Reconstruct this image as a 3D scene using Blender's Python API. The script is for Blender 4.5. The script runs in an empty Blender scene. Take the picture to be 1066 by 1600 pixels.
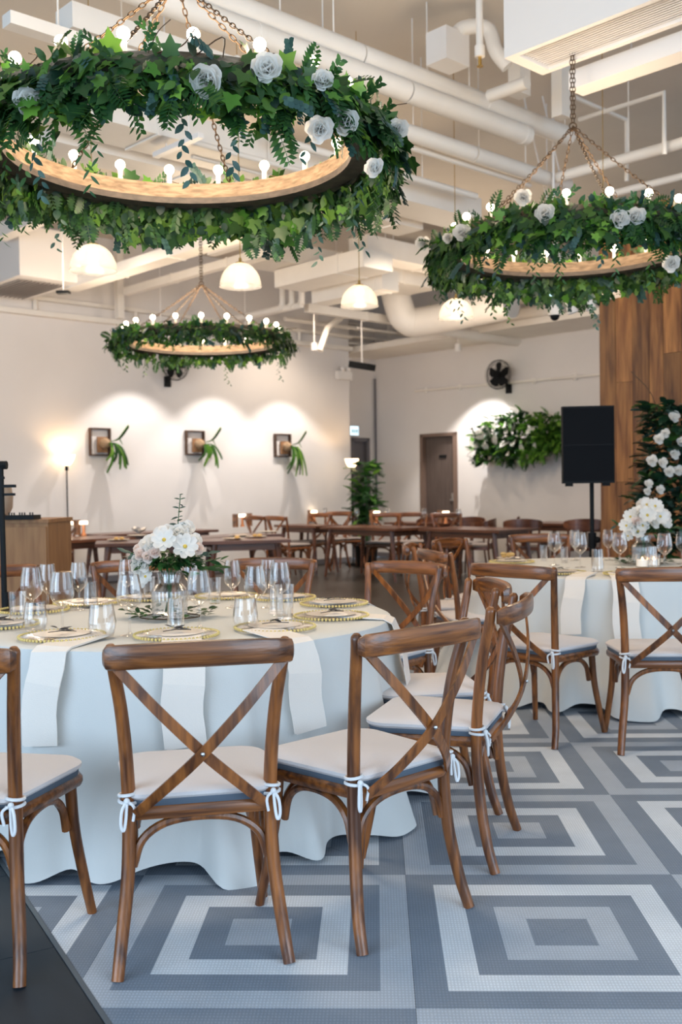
import bpy, math, random
import numpy as np
from mathutils import Matrix, Vector
random.seed(7)
rnd = random.random
def U(a, b): return a + (b - a) * rnd()
PI = math.pi
SC = bpy.context.scene
COL = SC.collection
# ------------------------------------------------------------------ camera
CAM_O = np.array([-.087, -3.4794, 1.3274]); YAW, PIT, ROL, FPX = .03336, -.02378, -.01389, 1600.
_f = np.array([-math.sin(YAW) * math.cos(PIT), math.cos(YAW) * math.cos(PIT), math.sin(PIT)])
_r = np.array([math.cos(YAW), math.sin(YAW), 0.]); _u = np.cross(_r, _f)
CR = math.cos(ROL) * _r + math.sin(ROL) * _u; CU = -math.sin(ROL) * _r + math.cos(ROL) * _u; CF = _f
cd = bpy.data.cameras.new('camera'); cam = bpy.data.objects.new('camera', cd); COL.objects.link(cam)
cd.sensor_fit = 'VERTICAL'; cd.sensor_height = 36; cd.sensor_width = 24; cd.lens = 36. * FPX / 1600; cd.clip_end = 100; cd.clip_start = .05
cd.dof.use_dof = True; cd.dof.focus_distance = 3.5; cd.dof.aperture_fstop = 3.6
m = Matrix.Identity(4)
for i in range(3):
    m[i][0] = CR[i]; m[i][1] = CU[i]; m[i][2] = -CF[i]; m[i][3] = CAM_O[i]
cam.matrix_world = m; SC.camera = cam
# ------------------------------------------------------------------ world, sun, exposure
w = bpy.data.worlds.new('daylight'); SC.world = w; w.use_nodes = True
wb = w.node_tree.nodes['Background']; wb.inputs[0].default_value = (.60, .79, 1., 1); wb.inputs[1].default_value = .95
SC.view_settings.view_transform = 'Standard'; SC.view_settings.look = 'None'; SC.view_settings.gamma = 1
SC.view_settings.use_curve_mapping = False; SC.view_settings.exposure = .55
SC.cycles.caustics_reflective = False; SC.cycles.caustics_refractive = False
SC.cycles.transparent_max_bounces = 40; SC.cycles.max_bounces = 7; SC.cycles.diffuse_bounces = 4; SC.cycles.sample_clamp_indirect = 6
def light(name, kind, loc, power, color, size=.1, rot=None, parent=None, **k):
    l = bpy.data.lights.new(name, kind); o = bpy.data.objects.new(name, l); COL.objects.link(o); o.location = loc
    l.energy = power; l.color = color
    if kind == 'AREA':
        l.shape = 'RECTANGLE'; l.size, l.size_y = size if isinstance(size, tuple) else (size, size)
    else: l.shadow_soft_size = size
    if rot: o.rotation_euler = rot
    for a, b in k.items(): setattr(l, a, b)
    return o
# the restaurant's glazed front, behind and left of the camera
def aim(o, tgt): o.rotation_euler = (Vector(tgt) - o.location).to_track_quat('-Z', 'Y').to_euler()
d1 = light('window_daylight', 'AREA', (-5.5, -6.2, 2.0), 260, (.55, .76, 1.), (6, 3.4)); aim(d1, (.2, 1.5, .5))
d2 = light('window_daylight', 'AREA', (4.6, -5.4, 2.2), 190, (.60, .79, 1.), (5, 3)); aim(d2, (0, 2, .5))
# warm ceiling downlights over the dining room
WARM = (1., .70, .44)
for i, (x, y, e) in enumerate([(-3.2, 7.5, 120), (.6, 8.5, 120), (-1.0, 12.6, 100), (2.6, 4.4, 50), (-3.6, 2.6, 45)]):
    l = light('ceiling_downlight', 'SPOT', (x, y, 4.4), e, (1., .82, .64), .15, spot_size=2.3, spot_blend=.6)
for i, (x, y, z, e) in enumerate([(-3.4, 8.5, 3.1, 42), (.9, 10.0, 3.1, 60), (-4.9, 4.5, 3.0, 26)]):  # added warm fill for the back and the ceiling, no fixtures here
    l = light('added_ceiling_fill', 'POINT', (x, y, z), e, (1., .80, .60), .35)
# ------------------------------------------------------------------ pixel helpers (world positions read off the photograph)
def ray(x, y): return CF + CR * (x - 533) / FPX - CU * (y - 800) / FPX
def at(x, y, z):
    d = ray(x, y); return CAM_O + d * ((z - CAM_O[2]) / d[2])
def atd(x, y, d): return CAM_O + ray(x, y) * d
def at_plane(x, y, p, deg):
    a = math.radians(deg); n = np.array([math.cos(a), -math.sin(a), 0]); d = ray(x, y)
    return CAM_O + d * (((np.array(p) - CAM_O) @ n) / (d @ n))
def px_of(p):
    D = np.array(p) - CAM_O; return 533 + FPX * (D @ CR) / (D @ CF)
S2 = math.sqrt(.5); DU = np.array([S2, S2, 0]); DW = np.array([S2, -S2, 0])
# ------------------------------------------------------------------ materials
def mat(name, col, rough=.5, metal=0., var=None, vscale=3., stretch=(1, 1, 1), bump=0., bscale=40., emit=None, es=1., coat=0., rand=0., sheen=0., detail=4., spec=None):
    M_ = bpy.data.materials.new(name); M_.use_nodes = True; nt = M_.node_tree; b = nt.nodes['Principled BSDF']; L = nt.links
    b.inputs['Base Color'].default_value = (*col, 1); b.inputs['Roughness'].default_value = rough; b.inputs['Metallic'].default_value = metal
    if coat: b.inputs['Coat Weight'].default_value = coat; b.inputs['Coat Roughness'].default_value = .12
    if sheen: b.inputs['Sheen Weight'].default_value = sheen
    if spec is not None: b.inputs['Specular IOR Level'].default_value = spec
    tc = nt.nodes.new('ShaderNodeTexCoord'); mp = nt.nodes.new('ShaderNodeMapping'); mp.inputs['Scale'].default_value = stretch
    L.new(tc.outputs['Object'], mp.inputs['Vector'])
    out = None
    if var:
        n = nt.nodes.new('ShaderNodeTexNoise'); n.inputs['Scale'].default_value = vscale; n.inputs['Detail'].default_value = detail; n.inputs['Distortion'].default_value = .3
        L.new(mp.outputs[0], n.inputs['Vector'])
        cr = nt.nodes.new('ShaderNodeValToRGB'); cr.color_ramp.elements[0].position = .34; cr.color_ramp.elements[1].position = .66
        cr.color_ramp.elements[0].color = (*col, 1); cr.color_ramp.elements[1].color = (*var, 1)
        L.new(n.outputs[0], cr.inputs[0]); out = cr.outputs[0]
        if rand:
            oi = nt.nodes.new('ShaderNodeObjectInfo'); v2 = nt.nodes.new('ShaderNodeVectorMath'); v2.operation = 'SCALE'; v2.inputs[0].default_value = (7, 13, 17)
            L.new(oi.outputs['Random'], v2.inputs['Scale']); L.new(v2.outputs[0], mp.inputs['Location'])
    if rand:
        oi = nt.nodes.new('ShaderNodeObjectInfo'); ge = nt.nodes.new('ShaderNodeNewGeometry'); ad = nt.nodes.new('ShaderNodeMath'); ad.operation = 'ADD'
        L.new(oi.outputs['Random'], ad.inputs[0]); L.new(ge.outputs['Random Per Island'], ad.inputs[1])
        fr = nt.nodes.new('ShaderNodeMath'); fr.operation = 'FRACT'; L.new(ad.outputs[0], fr.inputs[0])
        mr = nt.nodes.new('ShaderNodeMapRange'); mr.inputs[3].default_value = 1 - rand; mr.inputs[4].default_value = 1 + rand; L.new(fr.outputs[0], mr.inputs[0])
        hs = nt.nodes.new('ShaderNodeHueSaturation'); L.new(mr.outputs[0], hs.inputs['Value'])
        if out is None: hs.inputs['Color'].default_value = (*col, 1)
        else: L.new(out, hs.inputs['Color'])
        out = hs.outputs[0]
    if out is not None: L.new(out, b.inputs['Base Color'])
    if bump:
        n2 = nt.nodes.new('ShaderNodeTexNoise'); n2.inputs['Scale'].default_value = bscale; n2.inputs['Detail'].default_value = 3; L.new(mp.outputs[0], n2.inputs['Vector'])
        bp = nt.nodes.new('ShaderNodeBump'); bp.inputs['Strength'].default_value = bump; bp.inputs['Distance'].default_value = .01; L.new(n2.outputs[0], bp.inputs['Height']); L.new(bp.outputs[0], b.inputs['Normal'])
    if emit: b.inputs['Emission Color'].default_value = (*emit, 1); b.inputs['Emission Strength'].default_value = es
    return M_
def leafmat(name, c1, c2, rough=.45, trans=.3):
    M_ = bpy.data.materials.new(name); M_.use_nodes = True; nt = M_.node_tree; b = nt.nodes['Principled BSDF']; L = nt.links
    oi = nt.nodes.new('ShaderNodeObjectInfo'); ge = nt.nodes.new('ShaderNodeNewGeometry'); ad = nt.nodes.new('ShaderNodeMath'); ad.operation = 'ADD'
    L.new(oi.outputs['Random'], ad.inputs[0]); L.new(ge.outputs['Random Per Island'], ad.inputs[1])
    fr = nt.nodes.new('ShaderNodeMath'); fr.operation = 'FRACT'; L.new(ad.outputs[0], fr.inputs[0])
    cr = nt.nodes.new('ShaderNodeValToRGB'); e = cr.color_ramp.elements; e[0].color = (*c1, 1); e[1].color = (*c2, 1)
    k = e.new(.6); k.color = tuple(c1[i] * .75 + c2[i] * .25 for i in range(3)) + (1,)
    L.new(fr.outputs[0], cr.inputs[0]); L.new(cr.outputs[0], b.inputs['Base Color']); b.inputs['Roughness'].default_value = rough
    tr = nt.nodes.new('ShaderNodeBsdfTranslucent'); L.new(cr.outputs[0], tr.inputs[0]); mx = nt.nodes.new('ShaderNodeMixShader'); mx.inputs[0].default_value = trans
    L.new(b.outputs[0], mx.inputs[1]); L.new(tr.outputs[0], mx.inputs[2]); L.new(mx.outputs[0], nt.nodes['Material Output'].inputs[0])
    return M_
def glassmat(name, tint=(.93, .95, .96), edge=.75, gl=.10, rough=.02):
    M_ = bpy.data.materials.new(name); M_.use_nodes = True; nt = M_.node_tree; L = nt.links; nt.nodes.remove(nt.nodes['Principled BSDF'])
    lw = nt.nodes.new('ShaderNodeLayerWeight'); lw.inputs[0].default_value = .35
    cr = nt.nodes.new('ShaderNodeMapRange'); cr.inputs[3].default_value = gl; cr.inputs[4].default_value = edge; L.new(lw.outputs['Facing'], cr.inputs[0])
    pw = nt.nodes.new('ShaderNodeMath'); pw.operation = 'POWER'; pw.inputs[1].default_value = 1.6; L.new(cr.outputs[0], pw.inputs[0])
    t = nt.nodes.new('ShaderNodeBsdfTransparent'); t.inputs[0].default_value = (*tint, 1); g = nt.nodes.new('ShaderNodeBsdfGlossy'); g.inputs[0].default_value = (1, .97, .94, 1); g.inputs['Roughness'].default_value = rough
    mx = nt.nodes.new('ShaderNodeMixShader'); L.new(pw.outputs[0], mx.inputs[0]); L.new(t.outputs[0], mx.inputs[1]); L.new(g.outputs[0], mx.inputs[2]); L.new(mx.outputs[0], nt.nodes['Material Output'].inputs[0])
    return M_
M = {}
M['chair'] = mat('chair_wood', (.078, .024, .008), .34, var=(.33, .108, .024), vscale=13, stretch=(3, 3, .3), bump=.12, bscale=30, coat=.2, rand=.2)
M['chair_h'] = mat('chair_wood_rail', (.080, .025, .008), .32, var=(.31, .102, .023), vscale=12, stretch=(.3, 3, 5), bump=.12, bscale=30, coat=.25, rand=.2)
M['farwood'] = mat('table_wood', (.085, .026, .010), .38, var=(.17, .058, .022), vscale=5, stretch=(.5, 4, 4), coat=.3, rand=.15)
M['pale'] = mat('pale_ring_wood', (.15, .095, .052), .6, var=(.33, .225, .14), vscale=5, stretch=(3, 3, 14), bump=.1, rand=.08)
M['ringshade'] = mat('shaded_ring_wood', (.045, .034, .028), .6, var=(.09, .068, .055), vscale=6, stretch=(3, 3, 8))  # darker copy of the ring wood, underside shade put into the colour
M['plank'] = mat('plank_wood', (.14, .045, .012), .5, var=(.44, .185, .052), vscale=4, stretch=(4, 4, .4), bump=.1, bscale=20, rand=.38, detail=6)
M['cabinet'] = mat('cabinet_wood', (.24, .105, .038), .6, var=(.34, .165, .062), vscale=4, stretch=(6, 6, .6), rand=.05)
M['cushion'] = mat('cushion_cloth', (.70, .64, .62), .9, bump=.15, bscale=160, sheen=.2)
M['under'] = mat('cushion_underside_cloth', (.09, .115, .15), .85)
M['tie'] = mat('white_tie_cloth', (.78, .77, .77), .8)
M['cloth'] = mat('tablecloth_linen', (.70, .695, .665), .85, bump=.08, bscale=260)
M['napkin'] = mat('napkin_linen', (.88, .80, .72), .85, bump=.15, bscale=300)
M['wall'] = mat('wall_paint', (.74, .70, .67), .85, var=(.77, .73, .70), vscale=1.2)
M['ceil'] = mat('ceiling_paint', (.62, .555, .475), .85, var=(.70, .635, .55), vscale=.7, detail=5)
M['pipe'] = mat('pipe_paint', (.80, .745, .675), .55, var=(.85, .80, .73), vscale=2)
M['metalw'] = mat('painted_metal', (.82, .78, .74), .45)
M['black'] = mat('black_plastic', (.006, .007, .008), .6, spec=.2)
M['grille'] = mat('black_grille', (.006, .007, .009), .8, bump=.3, bscale=300, spec=.1)
M['chain'] = mat('antique_chain', (.10, .062, .035), .4, metal=.7)
M['brass'] = mat('brass', (.62, .42, .14), .25, metal=1)
M['copper'] = mat('copper', (.72, .30, .14), .3, metal=.8)
M['gold'] = mat('gold_bead_glass', (.78, .60, .22), .25, metal=.25)
M['steel'] = mat('steel_screw', (.5, .5, .5), .3, metal=1)
M['bulb'] = mat('lit_bulb', (1, .9, .8), .3, emit=(1., .80, .56), es=17)
M['pbulb'] = mat('pendant_bulb', (1, .9, .8), .3, emit=(1., .84, .64), es=9)
M['socket'] = mat('candle_socket', (.85, .80, .72), .5, emit=(1., .7, .42), es=.5)
M['shade'] = mat('lit_shade', (.9, .8, .66), .5, emit=(1., .70, .40), es=4.5)
M['lampglow'] = mat('candle_shade_glow', (.9, .8, .7), .5, emit=(1., .78, .52), es=3.5)
M['flame'] = mat('candle_flame', (1, .7, .4), .5, emit=(1., .55, .22), es=14)
M['wax'] = mat('candle_wax', (.9, .87, .8), .5, emit=(1., .8, .6), es=.35)
M['exit'] = mat('exit_sign_glow', (.7, .9, .95), .5, emit=(.62, .86, 1.), es=1.0)
M['signgreen'] = mat('sign_green', (.03, .25, .16), .5)
M['frame'] = mat('picture_frame_wood', (.055, .026, .014), .5, var=(.09, .045, .025), vscale=8)
M['mount'] = mat('fern_mount_board', (.26, .13, .06), .6, var=(.34, .18, .09), vscale=9)
M['burlap'] = mat('burlap_root_ball', (.46, .31, .19), .9, var=(.30, .19, .10), vscale=30, bump=.5)
M['door'] = mat('door_laminate', (.085, .060, .052), .5, var=(.115, .085, .072), vscale=5, stretch=(6, 6, .5))
M['doorframe'] = mat('door_frame_wood', (.19, .125, .095), .5)
M['greydoor'] = mat('grey_door', (.16, .15, .16), .6)
M['petal'] = leafmat('white_petal', (.95, .92, .87), (.97, .95, .92), .7, .5)
M['blush'] = leafmat('blush_petal', (.93, .78, .70), (.95, .86, .80), .7, .4)
M['stamen'] = mat('yellow_stamen', (.62, .42, .06), .7)
M['stem'] = mat('green_stem', (.05, .12, .035), .5)
M['twig'] = mat('brown_twig', (.11, .06, .03), .8)
M['core'] = mat('garland_core_moss', (.012, .022, .010), .9, var=(.06, .05, .025), vscale=18)
M['leaf'] = leafmat('garland_leaf', (.014, .060, .016), (.13, .26, .035))
M['leafdark'] = leafmat('dark_leaf', (.008, .028, .016), (.018, .065, .028), trans=.12)
M['leafmid'] = leafmat('mid_leaf', (.014, .060, .016), (.055, .155, .030))
M['leafbright'] = leafmat('bright_leaf', (.06, .20, .02), (.24, .45, .06))
M['leafeuc'] = leafmat('eucalyptus_leaf', (.022, .065, .055), (.06, .13, .10), trans=.1)
M['leafgrey'] = leafmat('dry_grey_leaf', (.03, .028, .032), (.09, .085, .085), trans=.05)
M['glass'] = glassmat('clear_glass', (.975, .975, .975), 1.1, .10); M['vglass'] = glassmat('ribbed_glass', (.93, .94, .95), .9, .2, .12)
M['dome'] = glassmat('prismatic_glass', (.95, .93, .90), .85, .25, .2)
def frost():
    nt = M['dome'].node_tree; L = nt.links; out = nt.nodes['Material Output']; src = out.inputs[0].links[0].from_socket
    t = nt.nodes.new('ShaderNodeBsdfTranslucent'); t.inputs[0].default_value = (.95, .92, .88, 1); d = nt.nodes.new('ShaderNodeBsdfDiffuse'); d.inputs[0].default_value = (.9, .88, .86, 1)
    a = nt.nodes.new('ShaderNodeMixShader'); a.inputs[0].default_value = .35; L.new(t.outputs[0], a.inputs[1]); L.new(d.outputs[0], a.inputs[2])
    b = nt.nodes.new('ShaderNodeMixShader'); b.inputs[0].default_value = .30; L.new(src, b.inputs[1]); L.new(a.outputs[0], b.inputs[2]); L.new(b.outputs[0], out.inputs[0])
frost()
M['beige'] = mat('beige_pot_clay', (.42, .31, .22), .7, var=(.35, .25, .17), vscale=9)
M['food'] = mat('bread_food', (.55, .33, .10), .7, var=(.72, .50, .2), vscale=20)
M['china'] = mat('dinner_china', (.70, .60, .50), .3)
M['pink'] = mat('seat_pad_grey', (.26, .215, .19), .8)
M['ribbonglass'] = mat('amber_holder', (.10, .05, .025), .3, var=(.45, .20, .08), vscale=16)

def floor_mats():
    pal = {'d': (.225, .268, .33), 'm': (.46, .505, .57), 'w': (.72, .76, .81)}
    for nm, seq in (('A', 'dmdwd'), ('B', 'mdwdm')):
        M_ = bpy.data.materials.new('woven_carpet_tile_' + nm); M_.use_nodes = True; nt = M_.node_tree; b = nt.nodes['Principled BSDF']; L = nt.links; b.inputs['Roughness'].default_value = .8
        tc = nt.nodes.new('ShaderNodeTexCoord'); sx = nt.nodes.new('ShaderNodeSeparateXYZ'); L.new(tc.outputs['Object'], sx.inputs[0])
        ab = []
        for i in (0, 1):
            a = nt.nodes.new('ShaderNodeMath'); a.operation = 'ABSOLUTE'; L.new(sx.outputs[i], a.inputs[0]); ab.append(a)
        mxx = nt.nodes.new('ShaderNodeMath'); mxx.operation = 'MAXIMUM'; L.new(ab[0].outputs[0], mxx.inputs[0]); L.new(ab[1].outputs[0], mxx.inputs[1])
        dv = nt.nodes.new('ShaderNodeMath'); dv.operation = 'MULTIPLY'; dv.inputs[1].default_value = 1 / .45; L.new(mxx.outputs[0], dv.inputs[0])
        cr = nt.nodes.new('ShaderNodeValToRGB'); cr.color_ramp.interpolation = 'CONSTANT'; e = cr.color_ramp.elements
        e[0].position = 0; e[0].color = (*pal[seq[0]], 1); e[1].position = .2; e[1].color = (*pal[seq[1]], 1)
        for k in (2, 3, 4):
            q = e.new(.2 * k); q.color = (*pal[seq[k]], 1)
        L.new(dv.outputs[0], cr.inputs[0])
        # woven vinyl: fine crossing threads
        wv = []
        for dr, sc in (('X', 34), ('Y', 22)):
            wt = nt.nodes.new('ShaderNodeTexWave'); wt.bands_direction = dr; wt.inputs['Scale'].default_value = sc; wt.inputs['Distortion'].default_value = 1.2; wt.inputs['Detail'].default_value = 1; wt.inputs['Detail Scale'].default_value = 3; L.new(tc.outputs['Object'], wt.inputs[0]); wv.append(wt)
        mu = nt.nodes.new('ShaderNodeMath'); mu.operation = 'MULTIPLY'; L.new(wv[0].outputs['Fac'], mu.inputs[0]); L.new(wv[1].outputs['Fac'], mu.inputs[1])
        mr = nt.nodes.new('ShaderNodeMapRange'); mr.inputs[3].default_value = .90; mr.inputs[4].default_value = 1.22; L.new(mu.outputs[0], mr.inputs[0])
        nz = nt.nodes.new('ShaderNodeTexNoise'); nz.inputs['Scale'].default_value = 5; L.new(tc.outputs['Object'], nz.inputs['Vector'])
        mr2 = nt.nodes.new('ShaderNodeMapRange'); mr2.inputs[3].default_value = .85; mr2.inputs[4].default_value = 1.12; L.new(nz.outputs[0], mr2.inputs[0])
        m3 = nt.nodes.new('ShaderNodeMath'); m3.operation = 'MULTIPLY'; L.new(mr.outputs[0], m3.inputs[0]); L.new(mr2.outputs[0], m3.inputs[1])
        hs = nt.nodes.new('ShaderNodeHueSaturation'); L.new(cr.outputs[0], hs.inputs['Color']); L.new(m3.outputs[0], hs.inputs['Value']); L.new(hs.outputs[0], b.inputs['Base Color'])
        bp = nt.nodes.new('ShaderNodeBump'); bp.inputs['Strength'].default_value = .35; bp.inputs['Distance'].default_value = .002; L.new(mu.outputs[0], bp.inputs['Height']); L.new(bp.outputs[0], b.inputs['Normal'])
        M['carpet' + nm] = M_
    M['slate'] = mat('dark_floor_tile', (.007, .014, .022), .55, var=(.018, .028, .040), vscale=2.2, stretch=(1, 3, 1), rand=.12, detail=7)
    # the same tiles past the range where single ones can be told apart
    M_ = bpy.data.materials.new('dark_floor_far'); M_.use_nodes = True; nt = M_.node_tree; b = nt.nodes['Principled BSDF']; L = nt.links
    tc = nt.nodes.new('ShaderNodeTexCoord'); br = nt.nodes.new('ShaderNodeTexBrick'); br.offset = 0; br.inputs['Scale'].default_value = 1; br.inputs['Brick Width'].default_value = .65; br.inputs['Row Height'].default_value = .65; br.inputs['Mortar Size'].default_value = .004
    br.inputs[1].default_value = (.034, .027, .022, 1); br.inputs[2].default_value = (.046, .036, .029, 1); br.inputs[3].default_value = (.016, .013, .010, 1)
    mp = nt.nodes.new('ShaderNodeMapping'); mp.inputs['Rotation'].default_value = (0, 0, math.radians(31.5)); L.new(tc.outputs['Object'], mp.inputs[0]); L.new(mp.outputs[0], br.inputs[0]); L.new(br.outputs[0], b.inputs['Base Color']); b.inputs['Roughness'].default_value = .3
    M['slatefar'] = M_
floor_mats()
# ------------------------------------------------------------------ mesh builder
class MB:
    def __init__(s): s.v = []; s.f = []
    def add(s, v, f, mx=None):
        o = len(s.v)
        if mx is not None:
            A = np.array(v, float); R_ = np.array(mx)[:3, :3]; T = np.array(mx)[:3, 3]; v = A @ R_.T + T
        s.v.extend([tuple(map(float, p)) for p in v]); s.f.extend([tuple(i + o for i in q) for q in f]); return s
    def box(s, c, size, mx=None, rz=0):
        x, y, z = [a / 2 for a in size]; V = [(-x, -y, -z), (x, -y, -z), (x, y, -z), (-x, y, -z), (-x, -y, z), (x, -y, z), (x, y, z), (-x, y, z)]
        T = Matrix.Translation(c) @ Matrix.Rotation(rz, 4, 'Z')
        if mx is not None: T = mx @ T
        return s.add(V, [(3, 2, 1, 0), (4, 5, 6, 7), (0, 1, 5, 4), (1, 2, 6, 5), (2, 3, 7, 6), (3, 0, 4, 7)], T)
    def tube(s, pts, r, n=8, closed=False, flat=1., up=None):
        P = [Vector(p) for p in pts]; N = len(P); R_ = r if isinstance(r, (list, tuple)) else [r] * N
        o = len(s.v); prev = None
        for i, p in enumerate(P):
            if closed: t = (P[(i + 1) % N] - P[i - 1])
            else: t = P[min(i + 1, N - 1)] - P[max(i - 1, 0)]
            t = t.normalized() if t.length > 1e-9 else Vector((0, 0, 1))
            if prev is None:
                a = Vector(up) if up is not None else (Vector((0, 0, 1)) if abs(t.z) < .9 else Vector((0, 1, 0)))
            else: a = prev
            a = (a - t * a.dot(t)).normalized(); b = t.cross(a); prev = a
            for k in range(n):
                q = 2 * PI * k / n; s.v.append(tuple(p + a * (math.cos(q) * R_[i]) + b * (math.sin(q) * R_[i] * flat)))
        for i in range(N if closed else N - 1):
            j = (i + 1) % N
            for k in range(n):
                l = (k + 1) % n; s.f.append((o + i * n + k, o + i * n + l, o + j * n + l, o + j * n + k))
        if not closed:
            s.f.append(tuple(o + k for k in reversed(range(n)))); s.f.append(tuple(o + (N - 1) * n + k for k in range(n)))
        return s
    def lathe(s, prof, n=24, c=(0, 0, 0), close=False, rib=0, ribn=0):
        o = len(s.v); K = len(prof)
        for i in range(n):
            a = 2 * PI * i / n
            for (r, z) in prof:
                rr = r * (1 + rib * (1 if i % 2 else -1)) if rib else r
                s.v.append((c[0] + rr * math.cos(a), c[1] + rr * math.sin(a), c[2] + z))
        for i in range(n):
            j = (i + 1) % n
            for k in range(K - 1 if not close else K):
                l = (k + 1) % K; s.f.append((o + i * K + k, o + j * K + k, o + j * K + l, o + i * K + l))
        return s
    def strip(s, pts, w, th, side):
        """flat bar following pts; side = direction of its width"""
        P = [Vector(p) for p in pts]; o = len(s.v); sd = Vector(side).normalized(); N = len(P)
        for i, p in enumerate(P):
            t = (P[min(i + 1, N - 1)] - P[max(i - 1, 0)]).normalized(); sv = (sd - t * sd.dot(t)).normalized(); nn = t.cross(sv)
            ww = w[i] if isinstance(w, (list, tuple)) else w
            for a, b in ((-1, -1), (1, -1), (1, 1), (-1, 1)): s.v.append(tuple(p + sv * (a * ww / 2) + nn * (b * th / 2)))
        for i in range(N - 1):
            for k in range(4):
                l = (k + 1) % 4; s.f.append((o + i * 4 + k, o + i * 4 + l, o + (i + 1) * 4 + l, o + (i + 1) * 4 + k))
        s.f.append((o + 3, o + 2, o + 1, o)); q = o + (N - 1) * 4; s.f.append((q, q + 1, q + 2, q + 3)); return s
    def slab(s, outline, z0, z1, edge=0.):
        n = len(outline); o = len(s.v); cx = sum(p[0] for p in outline) / n; cy = sum(p[1] for p in outline) / n
        lv = [(z0, 1 - edge), (z0 + (z1 - z0) * .3, 1.), (z0 + (z1 - z0) * .65, 1.), (z1, 1 - edge * 1.6)] if edge else [(z0, 1), (z1, 1)]
        for z, k in lv:
            for x, y in outline: s.v.append((cx + (x - cx) * k, cy + (y - cy) * k, z))
        K = len(lv)
        for j in range(K - 1):
            for i in range(n):
                l = (i + 1) % n; s.f.append((o + j * n + i, o + j * n + l, o + (j + 1) * n + l, o + (j + 1) * n + i))
        s.f.append(tuple(o + i for i in reversed(range(n)))); s.f.append(tuple(o + (K - 1) * n + i for i in range(n))); return s
    def sphere(s, c, r, n=10, m_=6, sz=1.):
        prof = [(r * math.sin(PI * k / m_), -r * sz * math.cos(PI * k / m_)) for k in range(m_ + 1)]
        prof[0] = (r * .02, prof[0][1]); prof[-1] = (r * .02, prof[-1][1])
        return s.lathe(prof, n, c)
    def mesh(s, name, m_, smooth=True):
        me = bpy.data.meshes.new(name); me.from_pydata(s.v, [], s.f); me.materials.append(m_)
        if smooth: me.polygons.foreach_set('use_smooth', [True] * len(me.polygons)); me.set_sharp_from_angle(angle=math.radians(38))
        me.update(); return me
    def build(s, name, m_, parent=None, smooth=True, kind=None):
        o = bpy.data.objects.new(name, s.mesh(name, m_, smooth)); COL.objects.link(o)
        if parent: o.parent = parent
        if kind: o['kind'] = kind
        return o
def inst(name, me, parent=None, mx=None):
    o = bpy.data.objects.new(name, me); COL.objects.link(o)
    if parent: o.parent = parent
    if mx is not None: o.matrix_local = mx
    return o
def thing(name, label, cat, loc=(0, 0, 0), rz=0, group=None):
    o = bpy.data.objects.new(name, None); COL.objects.link(o); o.location = loc; o.rotation_euler = (0, 0, rz); o.empty_display_size = .1
    return tag(o, label, cat, group)
def tag(o, label, cat, group=None, kind=None):
    o['label'] = label; o['category'] = cat
    if group: o['group'] = group
    if kind: o['kind'] = kind
    return o
def struct(o): o['kind'] = 'structure'; return o
def kids(root):
    return [o for o in KID.get(root.name, [])]
def dup(root, loc, rz, label, group=None, skip=()):
    r = root.copy(); COL.objects.link(r); r.location = loc; r.rotation_euler = (0, 0, rz); r['label'] = label
    if group: r['group'] = group
    for ch in list(root.children):
        if ch.name.split('.')[0] in skip: continue
        c = ch.copy(); COL.objects.link(c); c.parent = r
        for g in list(ch.children):
            d = g.copy(); COL.objects.link(d); d.parent = c
    return r
def T3(p): return Matrix.Translation(Vector([float(a) for a in p]))
def bez(P, n=10):
    """Catmull-Rom through P"""
    P = [Vector(p) for p in P]; out = []
    Q = [P[0] * 2 - P[1]] + P + [P[-1] * 2 - P[-2]]
    for i in range(1, len(Q) - 2):
        for k in range(n):
            t = k / n; a, b, c, d = Q[i - 1], Q[i], Q[i + 1], Q[i + 2]
            out.append(.5 * ((2 * b) + (c - a) * t + (2 * a - 5 * b + 4 * c - d) * t * t + (3 * b - a - 3 * c + d) * t ** 3))
    out.append(P[-1]); return out
# leaf templates: tip along +Y, face normal +Z
def T_oval(l=1., w_=.5, fold=.12, seg=4):
    v = []; f = []
    for i in range(seg + 1):
        t = i / seg; ww = w_ / 2 * math.sin(PI * min(1, .08 + t * .9)) ** .8 if 0 < t < 1 else .012
        z = -.18 * t * t * l
        v += [(-ww, t * l, z + fold * ww), (0, t * l, z), (ww, t * l, z + fold * ww)]
    for i in range(seg):
        a = i * 3; f += [(a, a + 1, a + 4, a + 3), (a + 1, a + 2, a + 5, a + 4)]
    return v, f
def T_ivy():
    P = [(0, 0), (.22, -.10), (.46, .02), (.36, .26), (.56, .52), (.24, .56), (0, 1.), (-.24, .56), (-.56, .52), (-.36, .26), (-.46, .02), (-.22, -.10)]
    v = [(0, .32, 0)] + [(x, y, .10 * abs(x) - .22 * max(0, y - .3) ** 2) for x, y in P]
    return v, [(0, 1 + i, 1 + (i + 1) % 12) for i in range(12)]
def T_fern(n=8, wide=.34, lw=.09):
    v = []; f = []
    def q(a, b, c, d): o = len(v); v.extend([a, b, c, d]); f.append((o, o + 1, o + 2, o + 3))
    zz = lambda y: -.35 * y * y
    for i in range(n):
        y0 = i / n; y1 = (i + 1) / n; q((-.008, y0, zz(y0)), (.008, y0, zz(y0)), (.006, y1, zz(y1)), (-.006, y1, zz(y1)))
        t = (i + .6) / n; L_ = wide * math.sin(PI * (.12 + .83 * t)) ** .8 + .03; y = .10 + t * .88
        for sg in (-1, 1): q((0, y, zz(y)), (sg * L_ * .5, y + L_ * .10 - lw * .5, zz(y) - .01), (sg * L_, y + L_ * .42, zz(y) - .06), (sg * L_ * .45, y + L_ * .3 + lw * .5, zz(y) - .01))
    return v, f
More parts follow.
